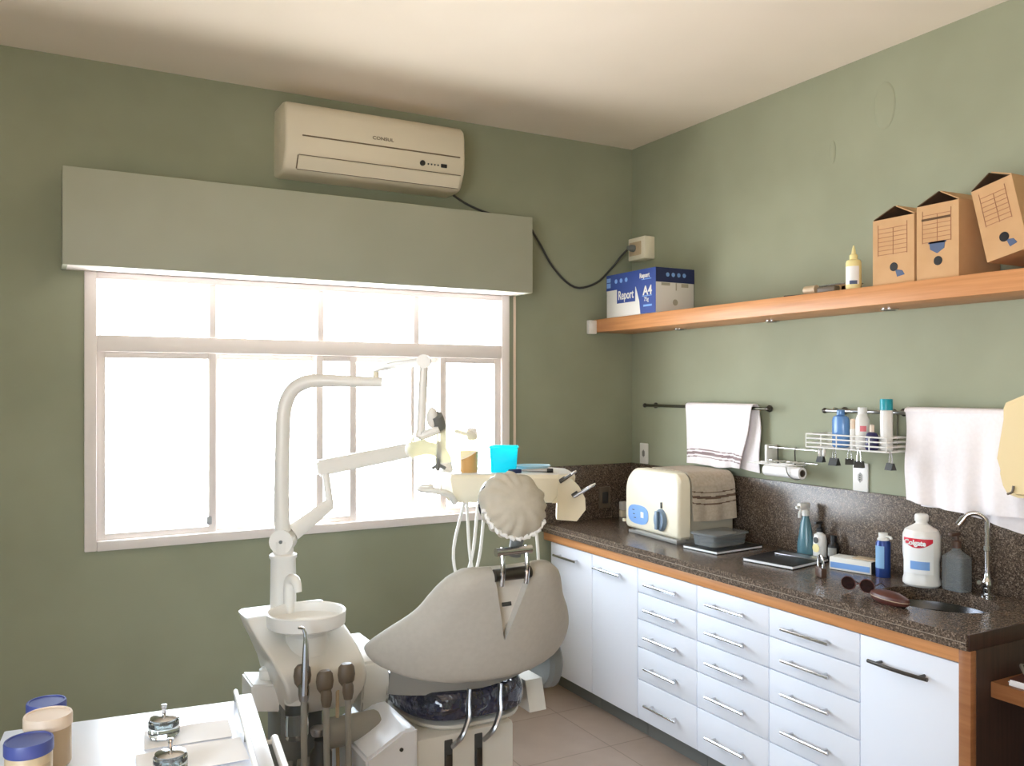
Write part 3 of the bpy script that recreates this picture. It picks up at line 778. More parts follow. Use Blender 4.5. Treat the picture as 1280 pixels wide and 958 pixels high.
obj('socket_insert', MB().box(p.x-.018, p.x+.018, YB-.033, YB-.0302, p.z-.032, p.z+.032, .004), 'dark_grey', t, True)

# cream dispenser on the right wall at the edge of the photograph
dp = P(1262,560,X=2.86)
DS = thing('towel_dispenser', 'cream plastic wall dispenser at the right edge over the sink', 'dispenser', (XW, dp.y, 1.22))
ye = P(1247,560,X=2.84).y
def dsp(y0, prof, ext, x0, x1): return MB().prism([(x0, y0-a, z) for a, z in prof], (x1-x0, 0, 0))
pf = [(.01,1.27),(.0,1.31),(.012,1.36),(.012,1.53),(.02,1.55),(.09,1.58),(.12,1.585),(.30,1.585),(.33,1.56),(.33,1.30),(.30,1.245),(.06,1.235),(.025,1.245)]
q = dsp(ye, pf, 0, 2.84, 2.905); bmesh.ops.bevel(q.bm, geom=[e for e in q.bm.edges if abs(e.verts[0].co.x-e.verts[1].co.x) < 1e-6 and e.verts[0].co.x < 2.85], offset=.014, segments=3, affect='EDGES')
obj('cover', q, 'dispenser_cream', DS, True)
obj('wall_box', MB().box(2.906, XW-.001, ye-.30, ye-.05, 1.25, 1.57, .008), 'beige_plastic', DS, True)
obj('latch', MB().tube([(2.838,ye-.055,1.275),(2.836,ye-.052,1.255),(2.838,ye-.035,1.246)], .004, 8, 4), 'brush_brown', DS, True)

# ---------------------------------------------------------------- things on the worktop
# sterilizer: dome-ended cream front, grey body behind it
e0 = P(783,660,Z=CT); e1 = P(842,682,Z=CT)
W_ = .46; hh = .328; dep = .318; SR = math.radians(-4)
sl = V(2.606+W_/2*math.sin(-SR), 3.10+W_/2, CT+.001)
ST = thing('sterilizer', 'cream bench-top sterilizer with a blue control label and knob', 'sterilizer', sl, SR)
def dome(w_, h_, z0_, rl=.09, rr_=.05, n=8):
    """front outline in (y,z): big rounded upper left, smaller rounded upper right"""
    pts = [(w_/2-.012, z0_), (w_/2, z0_+.012)]
    for k in range(n+1):
        a = PI/2*k/n; pts.append((w_/2-rl+rl*math.cos(a), h_-rl+rl*math.sin(a)))
    for k in range(n+1):
        a = PI/2+PI/2*k/n; pts.append((-w_/2+rr_+rr_*math.cos(a), h_-rr_+rr_*math.sin(a)))
    pts += [(-w_/2, z0_+.012), (-w_/2+.012, z0_)]
    return pts
def slab_dome(w_, h_, z0_, x0, x1, rl, rr_, rnd=.012):
    base = dome(w_, h_, z0_, rl, rr_); cy_, cz_ = 0, (z0_+h_)/2
    rg = []
    for x, k in ((x0, rnd), (x0+rnd*.3, rnd*.4), (x0+rnd, 0), (x1, 0)):
        rg.append([V(x, y-math.copysign(k, y), z-math.copysign(k, z-cz_)) for y, z in base])
    return MB().rings(rg)
obj('front_cover', slab_dome(W_, hh, .022, -.005, .06, .115, .06, .018), 'cream_plastic', ST)
obj('body', slab_dome(W_-.03, hh-.006, .012, .0605, dep, .11, .05, .004), 'sterilizer_grey', ST)
q = MB(); q.box(.0, dep-.02, -W_/2+.02, W_/2-.03, .0, .0119); q.box(-.01, .05, -W_/2+.01, W_/2-.10, .004, .0215, .006)
obj('foot_tray', q, 'grey_plastic', ST)
q = MB(); yc, zc = .105, .098
q.rings([[V(-.0075+dx, yc+.088*math.copysign(abs(math.cos(a))**.7, math.cos(a)), zc+.047*math.copysign(abs(math.sin(a))**.7, math.sin(a))) for a in [2*PI*k/32 for k in range(32)]] for dx in (0,.006)])
cl = obj('control_label', q, 'label_blue', ST)
q = MB()
for (a, b_, w2, h2) in ((.04,.02,.018,.004),(.035,.0,.014,.004),(.025,-.018,.016,.004)): q.box(-.0085,-.007,yc+a-w2/2,yc+a+w2/2,zc+b_-h2/2,zc+b_+h2/2)
obj('printed_mark', q, 'dark_grey', cl)
q = MB(); q.box(-.0088,-.007,yc-.05,yc-.025,zc-.012,zc+.016,.0005); obj('white_mark', q, 'label_white', cl)
kn_ = obj('knob', MB().lathe([(.044,0),(.044,.008),(.038,.02),(.001,.021)], (0,0,0), 24, Matrix.Translation((-.006,-.095,.098)) @ Matrix.Rotation(-PI/2,4,'Y') @ Matrix.Diagonal((1.2,1,1,1))), 'knob_blue', ST)
obj('knob_grip', MB().box(-.042,-.024,-.105,-.085,.054,.142,.004), 'knob_blue', kn_)
obj('knob_pointer', MB().box(-.009,-.0045,-.10,-.088,.153,.182,.001), 'black', ST)
obj('latch', MB().box(-.012,.01,W_/2-.006,W_/2+.012,.045,.062,.004), 'cream_plastic', ST)
# striped cloth draped over it
t = thing('striped_cloth', 'beige striped towel draped over the sterilizer', 'towel', sl+V(0,0,.1), SR)
cx0, cx1 = .072, dep+.003
yn_ = -(W_-.03)/2; zt_ = hh-.006-.1          # in the cloth's own frame
path = []                                     # across the top, round the near shoulder, down the near side
for k in range(7): path.append((.10-(.10-yn_-.05)*k/6, zt_+.004))
for k in range(1,6): a = PI/2*k/6; path.append((yn_+.05-.056*math.sin(a), zt_-.052+.056*math.cos(a)))
for k in range(9): path.append((yn_-.0075-.004*k/8, zt_-.055-.16*k/8))
def cloth(u, v):
    f = v*(len(path)-1); i = min(int(f), len(path)-2); t_ = f-i
    y = path[i][0]*(1-t_)+path[i+1][0]*t_; z = path[i][1]*(1-t_)+path[i+1][1]*t_
    k = max(0, v-.55)
    return V(cx0+(cx1-cx0)*u+.0, y-.012*k*(1+math.sin(u*15))-.002, z-.012*k*math.sin(u*3.4))
def cn(u, v):
    d1 = cloth(min(1,u+.01), v)-cloth(max(0,u-.01), v); d2 = cloth(u, min(1,v+.02))-cloth(u, max(0,v-.02))
    n_ = d2.cross(d1)
    if n_.length < 1e-9: return V(0,-1,0)
    n_.normalize(); return n_ if (n_.z > -.2 and (n_.z > .3 or n_.y < 0)) else -n_
def cst(u, v):
    w = v-.018*math.sin(u*3.3)
    return 1 if (.655 < w < .667 or .705 < w < .735 or .785 < w < .80) else 0
q = MB(); q.sheet(lambda u,v: cloth(u,v)+cn(u,v)*.003, cn, 44, 110, .004, cst)
obj('cloth', q, ['towel_beige','stripe_brown'], t)
# plug block left of the sterilizer
p = P(777,636,Y=YB-.02)
t = thing('plug_adapter', 'white plug adapter behind the sterilizer, at the corner backsplash', 'plug', (p.x, YB-.02, p.z-.05))
obj('plug_body', MB().box(p.x-.02, p.x+.02, YB-.058, YB-.0205, p.z-.005, p.z+.042, .005), 'white_plastic', t, True)
obj('plug_base', MB().box(p.x-.02, p.x+.02, YB-.05, YB-.0205, p.z-.05, p.z-.006, .005), 'cream_plastic', t, True)

def boxT(x, y, z, rz): return Matrix.Translation((x,y,z)) @ Matrix.Rotation(rz,4,'Z')
# black folder and the plastic tub on it
p = P(905,684,Z=CT); 
def folder(name, label, loc, rz, w_, d_, th, edge='label_white'):
    t = thing(name, label, 'folder', loc, rz, 'black flat cases on the worktop')
    obj('pages', MB().box(-d_/2+.004, d_/2-.004, -w_/2+.004, w_/2-.004, .0025, th-.003), edge, t)
    q = MB(); q.box(-d_/2, d_/2, -w_/2, w_/2, 0, .0024, .0008); q.box(-d_/2, d_/2, -w_/2, w_/2, th-.0028, th, .001)
    obj('cover', q, 'black', t); return t
folder('flat_case', 'black flat case under the clear plastic tub beside the sterilizer', (2.735, 2.955, CT+.001), .08, .21, .30, .014)
t = thing('plastic_tub', 'clear plastic tub on a black case beside the sterilizer', 'tub', (2.74, 2.98, CT+.016), .12)
def rrect(hx, hy, z, r=.02, n=4):
    pts = []
    for cx_, cy_, a0 in ((hx-r,hy-r,0),(-hx+r,hy-r,PI/2),(-hx+r,-hy+r,PI),(hx-r,-hy+r,3*PI/2)):
        for k in range(n+1): a = a0+PI/2*k/n; pts.append(V(cx_+r*math.cos(a), cy_+r*math.sin(a), z))
    return pts
obj('tub', MB().rings([rrect(.105,.066,0), rrect(.112,.072,.048)]), 'clear_plastic', t)
obj('lid', MB().rings([rrect(.119,.079,.0483), rrect(.119,.079,.056), rrect(.10,.06,.057)]), 'clear_plastic', t)
f2 = folder('flat_case', 'black flat case lying open-edged in front of the spray bottle', (2.755, 2.60, CT+.001), .18, .24, .27, .015)
obj('steel_clasp', MB().box(.04,.10,-.13,.08,.0155,.019,.001), 'steel', f2)
# spray bottle
def cnt(px, py, x=None):
    p = P(px, py, Z=CT) if x is None else P(px, 600, X=x); return V(p.x, p.y, CT+.001)
p = cnt(1007, 0, 2.93)
t = thing('spray_bottle', 'teal spray bottle with a white trigger head by the backsplash', 'bottle', p)
obj('bottle', MB().lathe([(.001,0),(.036,0),(.039,.008),(.038,.05),(.03,.1),(.024,.14),(.015,.165),(.013,.175)], sx=.8, sy=1), 'teal_liquid', t)
q = MB(); q.lathe([(.016,.172),(.016,.195),(.01,.2)]); q.box(-.042,.02,-.011,.011,.20,.228,.006); q.tube([(-.036,0,.212),(-.056,0,.21)], .007, 10)
hd = obj('spray_head', q, 'white_plastic', t)
obj('trigger', MB().tube([(-.022,0,.202),(-.036,0,.185),(-.038,0,.165)], .006, 8, 3), 'white_plastic', hd)
p = cnt(1025, 0, 2.935)
t = thing('soap_bottle', 'white pump bottle with a round yellow label and black pump', 'bottle', p)
obj('bottle', MB().lathe([(.001,0),(.028,0),(.031,.006),(.031,.075),(.026,.1),(.013,.108),(.012,.114)], sx=.8, sy=1), 'white_plastic', t)
obj('pump', MB().lathe([(.014,.112),(.014,.128),(.006,.13),(.006,.146)]).box(-.03,.01,-.008,.008,.146,.156,.003), 'black', t)
q = MB(); q.lathe([(.018,0),(.018,.0015),(.001,.0015)], T=Matrix.Translation((-.0245,0,.045)) @ Matrix.Rotation(-PI/2,4,'Y')); obj('label', q, 'glue_yellow', t)
q = MB(); q.lathe([(.013,0),(.013,.0015),(.001,.0015)], T=Matrix.Translation((-.025,0,.078)) @ Matrix.Rotation(-PI/2,4,'Y')); obj('dark_emblem', q, 'dark_grey', t)
p = cnt(1042, 0, 2.945)
t = thing('small_bottle', 'small dark bottle with a grey label right of the pump bottle', 'bottle', p)
obj('bottle', MB().lathe([(.001,0),(.02,0),(.022,.004),(.022,.062),(.012,.075),(.011,.08)]), 'black', t)
obj('cap', MB().lathe([(.013,.0795),(.013,.104),(.001,.105)]), 'black', t)
obj('label', patch(.0224,.02,.055,130,250), 'grey_plastic', t)
# carton of gloves lying in front
p = cnt(1066, 716); p = V(2.855, P(1068,600,X=2.855).y, CT+.001)
t = thing('tissue_carton', 'white and pale blue carton with a dark end beside the blue can', 'box', p, .25)
obj('carton', MB().box(-.04,.04,-.085,.085,0,.05,.002), 'box_white', t)
obj('side_print', MB().box(-.0412,-.04,-.08,.08,.008,.03), 'label_blue', t)
obj('end_panel', MB().box(-.039,.039,-.0865,-.0852,.002,.048), 'dark_grey', t)
obj('paper_flap', MB().box(-.02,.034,-.10,.0,.0505,.055,.001), 'jar_tan', t)
# blue can
p = V(2.86, P(1104,600,X=2.86).y, CT+.001)
t = thing('spray_can', 'blue spray can with a white cap between carton and big white bottle', 'can', p)
obj('can', MB().lathe([(.001,0),(.026,0),(.027,.004),(.027,.13),(.022,.14)]), 'can_blue', t)
obj('label', patch(.0274,.035,.12,140,225), 'can_light', t)
obj('cap', MB().lathe([(.0215,.1395),(.0215,.146),(.017,.15),(.017,.168),(.001,.169)]), 'white_plastic', t)
obj('nozzle', MB().tube([(0,-.012,.158),(0,-.032,.155),(0,-.036,.148)], .005, 8, 3), 'white_plastic', t)
# big white bottle
p = V(2.86, P(1152,600,X=2.86).y, CT+.001)
t = thing('mouthwash_bottle', 'large white bottle with a red and white label beside the sink', 'bottle', p, math.radians(14))
obj('bottle', MB().lathe([(.001,0),(.058,0),(.066,.008),(.066,.02),(.062,.035),(.062,.09),(.066,.12),(.066,.185),(.058,.205),(.03,.222),(.021,.228),(.02,.238)], sx=.85, sy=1), 'white_plastic', t)
obj('cap', MB().lathe([(.023,.236),(.024,.238),(.024,.256),(.02,.262),(.001,.263)]), 'white_plastic', t)
def epatch(rx, ry, z0, z1, a0, a1, e=.0012, sh=None):
    q = MB()
    def fn(u, v):
        a = math.radians(a0+(a1-a0)*u); zz = z0+(z1-z0)*v
        if sh: zz = sh(u, v)
        return V(rx*math.cos(a), ry*math.sin(a), zz)
    q.sheet(fn, lambda u,v: V(math.cos(math.radians(a0+(a1-a0)*u))*ry, math.sin(math.radians(a0+(a1-a0)*u))*rx, 0).normalized(), 16, 4, e); return q
obj('label', epatch(.0572,.0672,.05,.185,135,235), 'label_white', t)
rb_ = obj('red_band', epatch(.0584,.0684,0,0,138,232, sh=lambda u,v: .178-.034*v*math.sin(PI*(.12+.76*u))), 'red', t)
obj('blue_patch', epatch(.0584,.0684,.066,.096,165,222), 'label_blue', t)
text('lettering', 'Colgate', .026, frame((-.0605,0,.1625),(0,-1,0),(0,0,1)), 'label_white', rb_, ext=.002, sx=.95, bold=.0008)
# clear soap bottle with brown pump
p = V(2.90, P(1196,600,X=2.90).y, CT+.001)
t = thing('dispenser_bottle', 'clear soap bottle with a brown pump beside the tap', 'bottle', p)
obj('bottle', MB().rings([rrect(.03,.04,0,.012), rrect(.032,.042,.01,.012), rrect(.032,.042,.12,.012), rrect(.014,.014,.145,.0135), rrect(.014,.014,.155,.0135)]), 'clear_plastic', t)
obj('pump', MB().lathe([(.016,.152),(.016,.176),(.007,.18),(.007,.195)]).box(-.04,.012,-.009,.009,.195,.207,.004), 'brown_pump', t)
# padlock
p = cnt(1026, 722)
t = thing('padlock', 'small dark padlock with a chrome shackle on the worktop edge', 'padlock', p, -.4)
obj('lock_body', MB().box(-.012,.012,-.028,.028,0,.038,.005), 'brown_pump', t)
obj('shackle', MB().tube([(0,-.019,.036),(0,-.019,.062),(0,-.013,.078),(0,0,.084),(0,.013,.078),(0,.019,.062),(0,.019,.036)], .0045, 8, 3), 'chrome', t)
# sunglasses and brown case
p = cnt(1072, 742)
t = thing('sunglasses', 'dark round sunglasses lying on the worktop before the carton', 'glasses', p, .25)
for s in (-1,1):
    tl = Matrix.Translation((0,s*.034,.030)) @ Matrix.Rotation(-PI/2,4,'Y')
    rm = obj('lens_rim', MB().tube([tl @ V(.0235*math.cos(2*PI*k/24), .026*math.sin(2*PI*k/24), 0) for k in range(25)], .0018, 6), 'leather_brown', t)
    obj('lens', MB().lathe([(.001,-.001),(.023,-.001),(.023,.001),(.001,.001)], T=tl @ Matrix.Diagonal((1,1.1,1,1))), 'lens_dark', rm)
    obj('temple', MB().tube([(0,s*.06,.032),(.06,s*.058,.034),(.12,s*.05,.006)], .002, 6, 3), 'leather_brown', t)
obj('bridge', MB().tube([(0,-.009,.03),(-.003,0,.034),(0,.009,.03)], .002, 6, 3), 'leather_brown', t)
p = cnt(1112, 755)
t = thing('spectacle_case', 'reddish-brown leather case lying at the worktop front by the sink', 'case', p, -.18)
def lens_ring(z, s): return [V(.034*s*math.sin(2*PI*k/28), .085*s*math.cos(2*PI*k/28), z) for k in range(28)]
obj('case_bottom', MB().rings([lens_ring(0,.75), lens_ring(.008,.96), lens_ring(.017,1)]), 'leather_brown', t)
obj('case_lid', MB().rings([lens_ring(.0195,1), lens_ring(.028,.95), lens_ring(.038,.6), lens_ring(.04,.2)]), 'leather_brown', t)
obj('seam', MB().rings([lens_ring(.0168,.985), lens_ring(.0197,.985)]), 'jar_tan', t)

# ---------------------------------------------------------------- dental chair
CH = V(1.268, 2.40, 0)
DC = thing('dental_chair', 'white dental chair with cloth-covered backrest, seen from behind', 'dental chair', CH, math.radians(0))
RCL = math.radians(17); RB = .42
def back(u, v, off=0):
    """point on the backrest: u along the curve sideways, v up from its lower edge, off towards the room"""
    a = u/RB
    x = (RB+off)*math.sin(a); y = RB-(RB+off)*math.cos(a)
    return V(x, .02+y*math.cos(RCL)-v*math.sin(RCL), .655+v*math.cos(RCL)+y*math.sin(RCL)*.25)
def bn_(u, v):
    a = u/RB; return V(math.sin(a), -math.cos(a)*math.cos(RCL), -math.cos(a)*math.sin(RCL)).normalized()
UO = [(0,.05),(.012,.17),(.028,.28),(.045,.345),(.065,.385),(.085,.408),(.10,.408),(.12,.39),(.178,.328),(.215,.285),(.25,.252),(.30,.224),(.335,.202),(.362,.178),(.38,.148),(.388,.12)]
UI = [(0,0),(.155,.0),(.17,.006),(.388,.062)]
def half(s):
    def fn(a, b_):
        v = .388*b_
        # smooth outline
        uo = sum(lerp(UO, v+dv) for dv in (-.014,-.007,0,.007,.014))/5 if .03 < v < .37 else lerp(UO, v)
        uo *= 1.075; ui = lerp(UI, v); u = ui+(uo-ui)*a
        p = back(s*u, v+.032)
        return p+bn_(s*u, v)*(.006*math.sin(a*9+b_*4)*a*.5)
    def nr(a, b_): 
        v = .388*b_; return bn_(s*(lerp(UI,v)+(lerp(UO,v)-lerp(UI,v))*a), v)
    def th(a, b_):
        e = (max(0, 1-a**5))**.5*(max(0, 1-abs(2*b_-1)**8))**.5
        return .014+.062*e
    return MB().sheet(fn, nr, 26, 40, th)
q = half(1); q2 = half(-1)
me2 = bpy.data.meshes.new('t'); q2.bm.to_mesh(me2); q.bm.from_mesh(me2); bpy.data.meshes.remove(me2)
obj('backrest_cover', q, 'cover_cloth', DC, ang=60)
obj('backrest_shell', MB().sheet(lambda a,b_: back(-.12+.24*a, .10+.315*b_, -.004), lambda a,b_: bn_(-.12+.24*a, .1+.315*b_), 14, 10, lambda a,b_: .035), 'unit_white', DC)
lp = back(.0,.30,.0)+bn_(0,.3)*.0155
obj('maker_plate', MB().box(-.016,.016,-.0015,.0015,-.007,.007,.001,T=Matrix.Translation(lp) @ Matrix.Rotation(-RCL,4,'X')), 'dark_grey', DC)
obj('lower_shell', MB().sheet(lambda a,b_: back(-.35+.55*a, -.04*(1-a)+.09*b_, -.05), lambda a,b_: bn_(-.35+.55*a,.0), 20, 6, .03), 'grey_plastic', DC)
# headrest mechanism
t0 = back(0,.40,.02)
hb = obj('headrest_bracket', MB().cyl(t0+V(-.062,0,-.0),t0+V(.062,0,0),.019,n=18), 'dark_metal', DC)
hc = P(641,632,D=2.56)-CH
q = MB()
for s in (-1,1): q.tube([t0+V(s*.042,-.012,-.03), t0+V(s*.042,-.02,.02), t0+V(s*.042,-.01,.085)], .0075, 10, 3)
q.cyl(t0+V(-.062,-.012,.072), t0+V(.06,-.012,.072), .013, n=14)
obj('headrest_bar', q, 'chrome', hb)
q = MB(); q.tube([t0+V(.02,.02,.05), t0+V(.035,.03,.10), V(hc.x+.045,hc.y+.02,hc.z-.03)], [.02,.022,.03], 12, 3)
obj('headrest_mount', q, 'mid_grey', DC)
TH = Matrix.Rotation(math.radians(-18),4,'X') @ Matrix.Rotation(math.radians(10),4,'Y')
hd = obj('headrest', MB().sph(hc+V(0,.03,0), .1, (1.0,.36,.92), TH), 'navy_vinyl', DC)
bm = bmesh.new(); bmesh.ops.create_uvsphere(bm, u_segments=72, v_segments=36, radius=1)
for v in bm.verts:
    x, y, z = v.co
    th = math.atan2(z, x); r2 = math.hypot(x, z)
    w = 1+.045*r2*math.sin(th*13+2*math.sin(th*3))*(1 if y < .5 else .3)+.02*noise.noise(V(x*3,y*3,z*3))
    k = 1 if z > -.6 else 1
    v.co = V(x*.107*w, y*.062*(w if y < 0 else 1), z*.100*w)
bm.transform(TH); bmesh.ops.translate(bm, vec=hc, verts=bm.verts[:])
q = MB(); q._merge(bm); obj('headrest_cover', q, 'cap_cloth', hd, ang=80)
q = MB(); pts = []
for k in range(41):
    a = math.radians(195+k*3.6); w = 1+.03*math.sin(k*2.3)
    pts.append(hc+TH @ V(.106*w*math.cos(a), -.016, .101*w*math.sin(a)))
q.tube(pts, [.006+.002*math.sin(k*1.7) for k in range(41)], 8); obj('elastic_hem', q, 'label_white', hd)
# seat, legrest
def cushion(x0,x1,y0,y1,z0,z1,rx=.5):
    cxm, cym, hx, hy = (x0+x1)/2, (y0+y1)/2, (x1-x0)/2, (y1-y0)/2
    def rr_(s, z, n=40):
        return [V(cxm+hx*s*math.copysign(abs(math.cos(2*PI*k/n))**rx, math.cos(2*PI*k/n)), cym+hy*s*math.copysign(abs(math.sin(2*PI*k/n))**rx, math.sin(2*PI*k/n)), z) for k in range(n)]
    zz = z1-z0
    return MB().rings([rr_(.90,z0), rr_(.985,z0+.12*zz), rr_(1,z0+.35*zz), rr_(.99,z0+.6*zz), rr_(.93,z0+.85*zz), rr_(.8,z0+.97*zz), rr_(.5,z1), rr_(.1,z1)])
obj('seat', cushion(-.235,.20,.035,.62,.545,.655,.62), 'navy_vinyl', DC)
obj('seat_pan', cushion(-.215,.185,.055,.60,.518,.5445,.62), 'unit_white', DC)
obj('leg_rest', cushion(-.19,.17,.67,1.12,.42,.53,.55), 'navy_vinyl', DC)
# armrests
q = MB(); prf = [(.31,.49),(.285,.58),(.275,.65),(.29,.70),(.34,.725),(.56,.725),(.59,.71),(.59,.68),(.42,.67),(.39,.64),(.38,.49)]
q.prism([(-.338,y,z) for y,z in prf], (.095,0,0)); bmesh.ops.bevel(q.bm, geom=q.bm.edges[:], offset=.008, segments=2, affect='EDGES')
obj('armrest', q, 'unit_white', DC)
ar = obj('armrest', MB().lathe([(.001,0),(.075,0),(.088,.012),(.088,.04),(.075,.052),(.001,.053)], (0,0,0), 28, Matrix.Translation((.265,.17,.655)) @ Matrix.Rotation(PI/2,4,'Y') @ Matrix.Diagonal((1.1,1,1,1))), 'mid_grey', DC)
ar['label'] = 'grey round armrest joint'
q = MB(); q.prism([(.20,.12,.50),(.20,.20,.50),(.20,.24,.60),(.20,.15,.60)], (.065,0,0)); obj('armrest_bracket', q, 'unit_white', ar)
# lifting arms and base
for x in (-.115, -.005):
    q = MB(); q.tube([(x+.035,.015,.66),(x+.03,.01,.615),(x+.025,.0,.575),(x-.005,-.015,.53),(x-.02,.02,.49)], [.010,.011,.012,.012,.010], 8, 3, .6, up=(0,1,0))
    obj('lift_arm', q, 'steel', DC)
B = obj('base_cover', MB().box(-.245,.10,.05,.55,.06,.517,.012), 'unit_white', DC)
for x in (-.135,-.03):
    obj('slot', MB().box(x-.014,x+.014,.0465,.056,.33,.50,.003), 'dark_grey', B)
    obj('slot_slider', MB().box(x-.010,x+.010,.040,.0464,.40,.455,.003), 'dark_metal', B)
q = MB(); q.prism([(-.41,.03,.06),(-.246,.03,.06),(-.246,.03,.565),(-.29,.03,.565),(-.41,.03,.50)], (0,.34,0)); bmesh.ops.bevel(q.bm, geom=q.bm.edges[:], offset=.008, segments=2, affect='EDGES')
sc = obj('side_cover', q, 'white_laminate', DC)
obj('cover_screw', MB().cyl((-.30,.032,.51),(-.30,.027,.51),.006,n=10), 'dark_grey', sc)
obj('motor_housing', MB().lathe([(.001,0),(.04,0),(.046,.01),(.046,.16),(.04,.17),(.001,.17)], (0,0,0), 24, Matrix.Translation((-.31,.205,.53)) @ Matrix.Rotation(-PI/2,4,'Y')), 'grey_plastic', DC)
obj('floor_plate', MB().box(-.34,.2,.0,.95,0,.0595,.012), 'unit_white', DC)

# ---------------------------------------------------------------- spittoon unit
UC = V(.76, 2.76, 0)
SU = thing('spittoon_unit', 'white dental spittoon unit with a round bowl left of the chair', 'dental unit', UC)
def rr2(x0,x1,y0,y1,z,r=.03,n=4,dz=0):
    return [V((x0+x1)/2,(y0+y1)/2,0)+p for p in rrect((x1-x0)/2,(y1-y0)/2,z,r,n)]
q = MB(); q.rings([rr2(.69,.90,2.66,2.93,.585,.015), rr2(.668,.918,2.598,2.97,.665,.015), rr2(.66,.92,2.593,2.975,.70,.015), rr2(.646,.918,2.612,2.98,.735,.015), rr2(.632,.912,2.65,2.985,.77,.015), rr2(.617,.905,2.715,2.985,.80,.015), rr2(.606,.898,2.79,2.985,.83,.015), rr2(.60,.89,2.84,2.985,.85,.015), rr2(.606,.884,2.848,2.979,.856,.015)])
obj('housing', q, 'unit_white', SU, True, ang=50)
bw = P(383,764,D=2.75)
q = MB()
q.lathe([(.05,-.062),(.07,-.054),(.11,-.047),(.122,-.040),(.124,0),(.120,.003),(.116,0),(.112,-.028),(.07,-.04),(.03,-.045)], bw, 40)
bo = obj('bowl', q, 'white_plastic', SU, True)
obj('bowl_foot', MB().lathe([(.088,-.05),(.07,-.025),(.062,.0),(.075,.022)], (bw.x,bw.y,.815), 30), 'unit_white', SU, True)
pb = P(354,750,D=2.90)
q = MB(); q.lathe([(.046,0),(.043,.01),(.041,.17),(.045,.176),(.045,.186),(.038,.19)], (pb.x,pb.y,.853), 24)
PO = obj('post', q, 'white_plastic', SU, True)
sp_ = P(366,735,D=2.82)
q = MB(); q.tube([(sp_.x-.005,sp_.y+.03,.853),(sp_.x-.005,sp_.y+.03,sp_.z+.0),(sp_.x,sp_.y+.015,sp_.z+.025),(sp_.x+.008,sp_.y-.01,sp_.z+.02),(sp_.x+.012,sp_.y-.022,sp_.z-.012)], [.018,.018,.018,.016,.012], 12, 4)
obj('cup_filler', q, 'white_plastic', SU, True)
obj('column', MB().box(.69,.83,2.77,2.95,0,.59,.012), 'mid_grey', SU, True)
lb_ = P(331,862,D=2.82)
q = MB(); q.prism([(lb_.x-.055,lb_.y-.06,lb_.z-.045),(lb_.x+.05,lb_.y-.075,lb_.z-.06),(lb_.x+.05,lb_.y-.075,lb_.z+.03),(lb_.x-.055,lb_.y-.06,lb_.z+.04)], (0,.15,0)); bmesh.ops.bevel(q.bm, geom=q.bm.edges[:], offset=.006, segments=2, affect='EDGES')
bb = obj('valve_box', q, 'white_plastic', SU, True)
obj('valve_cap', MB().lathe([(.028,0),(.028,.03),(.02,.036),(.001,.036)], (lb_.x+.01,lb_.y,lb_.z+.035), 20), 'white_plastic', bb, True)
bt = P(371,890,D=2.66)
gb = obj('filter_bottle', MB().lathe([(.001,-.08),(.034,-.08),(.036,-.07),(.036,.03),(.03,.04)], bt, 24), 'clear_glass', SU, True)
obj('filter_lid', MB().lathe([(.037,.03),(.037,.06),(.001,.061)], bt, 24), 'white_plastic', gb, True)
q = MB(); a = P(392,858,D=2.72); q.box(a.x-.03,a.x+.145,a.y+.02,a.y+.06,.572,.69,.006); obj('rear_panel', q, 'beige_plastic', SU, True)
q = MB()
for k in range(3): q.tube([(.72+.03*k,2.76,.40),(.70+.03*k,2.70,.33),(.71+.04*k,2.69,.22),(.73+.02*k,2.72,.10)], .009, 8, 4)
obj('drain_hose', q, 'grey_plastic', SU, True)
obj('pump_canister', MB().lathe([(.001,0),(.03,0),(.033,.005),(.033,.13),(.02,.15),(.02,.17),(.001,.171)], P(401,945,D=2.62)-V(0,0,.12), 20), 'dark_grey', SU, True)
q = MB(); pp = P(398,915,D=2.6); q.lathe([(.02,-.01),(.024,0),(.024,.012),(.015,.016),(.001,.016)], pp-V(0,0,.0), 16); obj('canister_cap', q, 'steel', SU, True)
# hand-held instruments in their holders on the front of the unit
IG = 'handpieces hooked on the front of the spittoon unit'
def instr(label, px, py, Dd, tip):
    p = P(px, py, D=Dd)
    t = thing('suction_handpiece', label, 'handpiece', p, 0, IG)
    obj('holder', MB().lathe([(.001,-.035),(.014,-.035),(.024,-.02),(.027,.0),(.024,.022),(.016,.032),(.001,.033)], n=18, sy=.8), 'brush_brown', t)
    b2 = MB(); b2.lathe([(.001,-.07),(.013,-.07),(.017,-.05),(.0165,-.03),(.013,-.02)], (0,-.016,0), 14); obj('grip', b2, 'brush_brown' if not tip else 'steel', t)
    zb = -p.z+.09
    obj('hose', MB().tube([(0,-.016,-.06),(.0,-.017,-.18),(.003,-.018,-.34),(.004,-.016,-.45),(.006,-.01,zb)], .0098, 10, 4), 'grey_plastic', t)
    if tip:
        obj('nozzle', MB().tube([(0,-.024,-.05),(.001,-.028,.03),(.003,-.026,.09),(.003,-.022,.125),(-.004,-.02,.146),(-.018,-.02,.15)], [.011,.011,.009,.006,.0045,.004], 10, 4), 'chrome', t)
    return t
instr('chrome-nozzled syringe handpiece hanging at the left of the spittoon unit', 378, 845, 2.57, True)
instr('dark suction handpiece hanging in the middle of the spittoon unit front', 406, 852, 2.585, False)
instr('dark suction handpiece hanging nearest the dental chair', 433, 843, 2.62, False)
q = MB(); a = P(422,860,D=2.68); q.tube([a, a+V(0,0,-.2), a+V(.02,.03,-.45)], .006, 8, 4)
obj('thin_hose', q, 'jar_tan', SU, True)

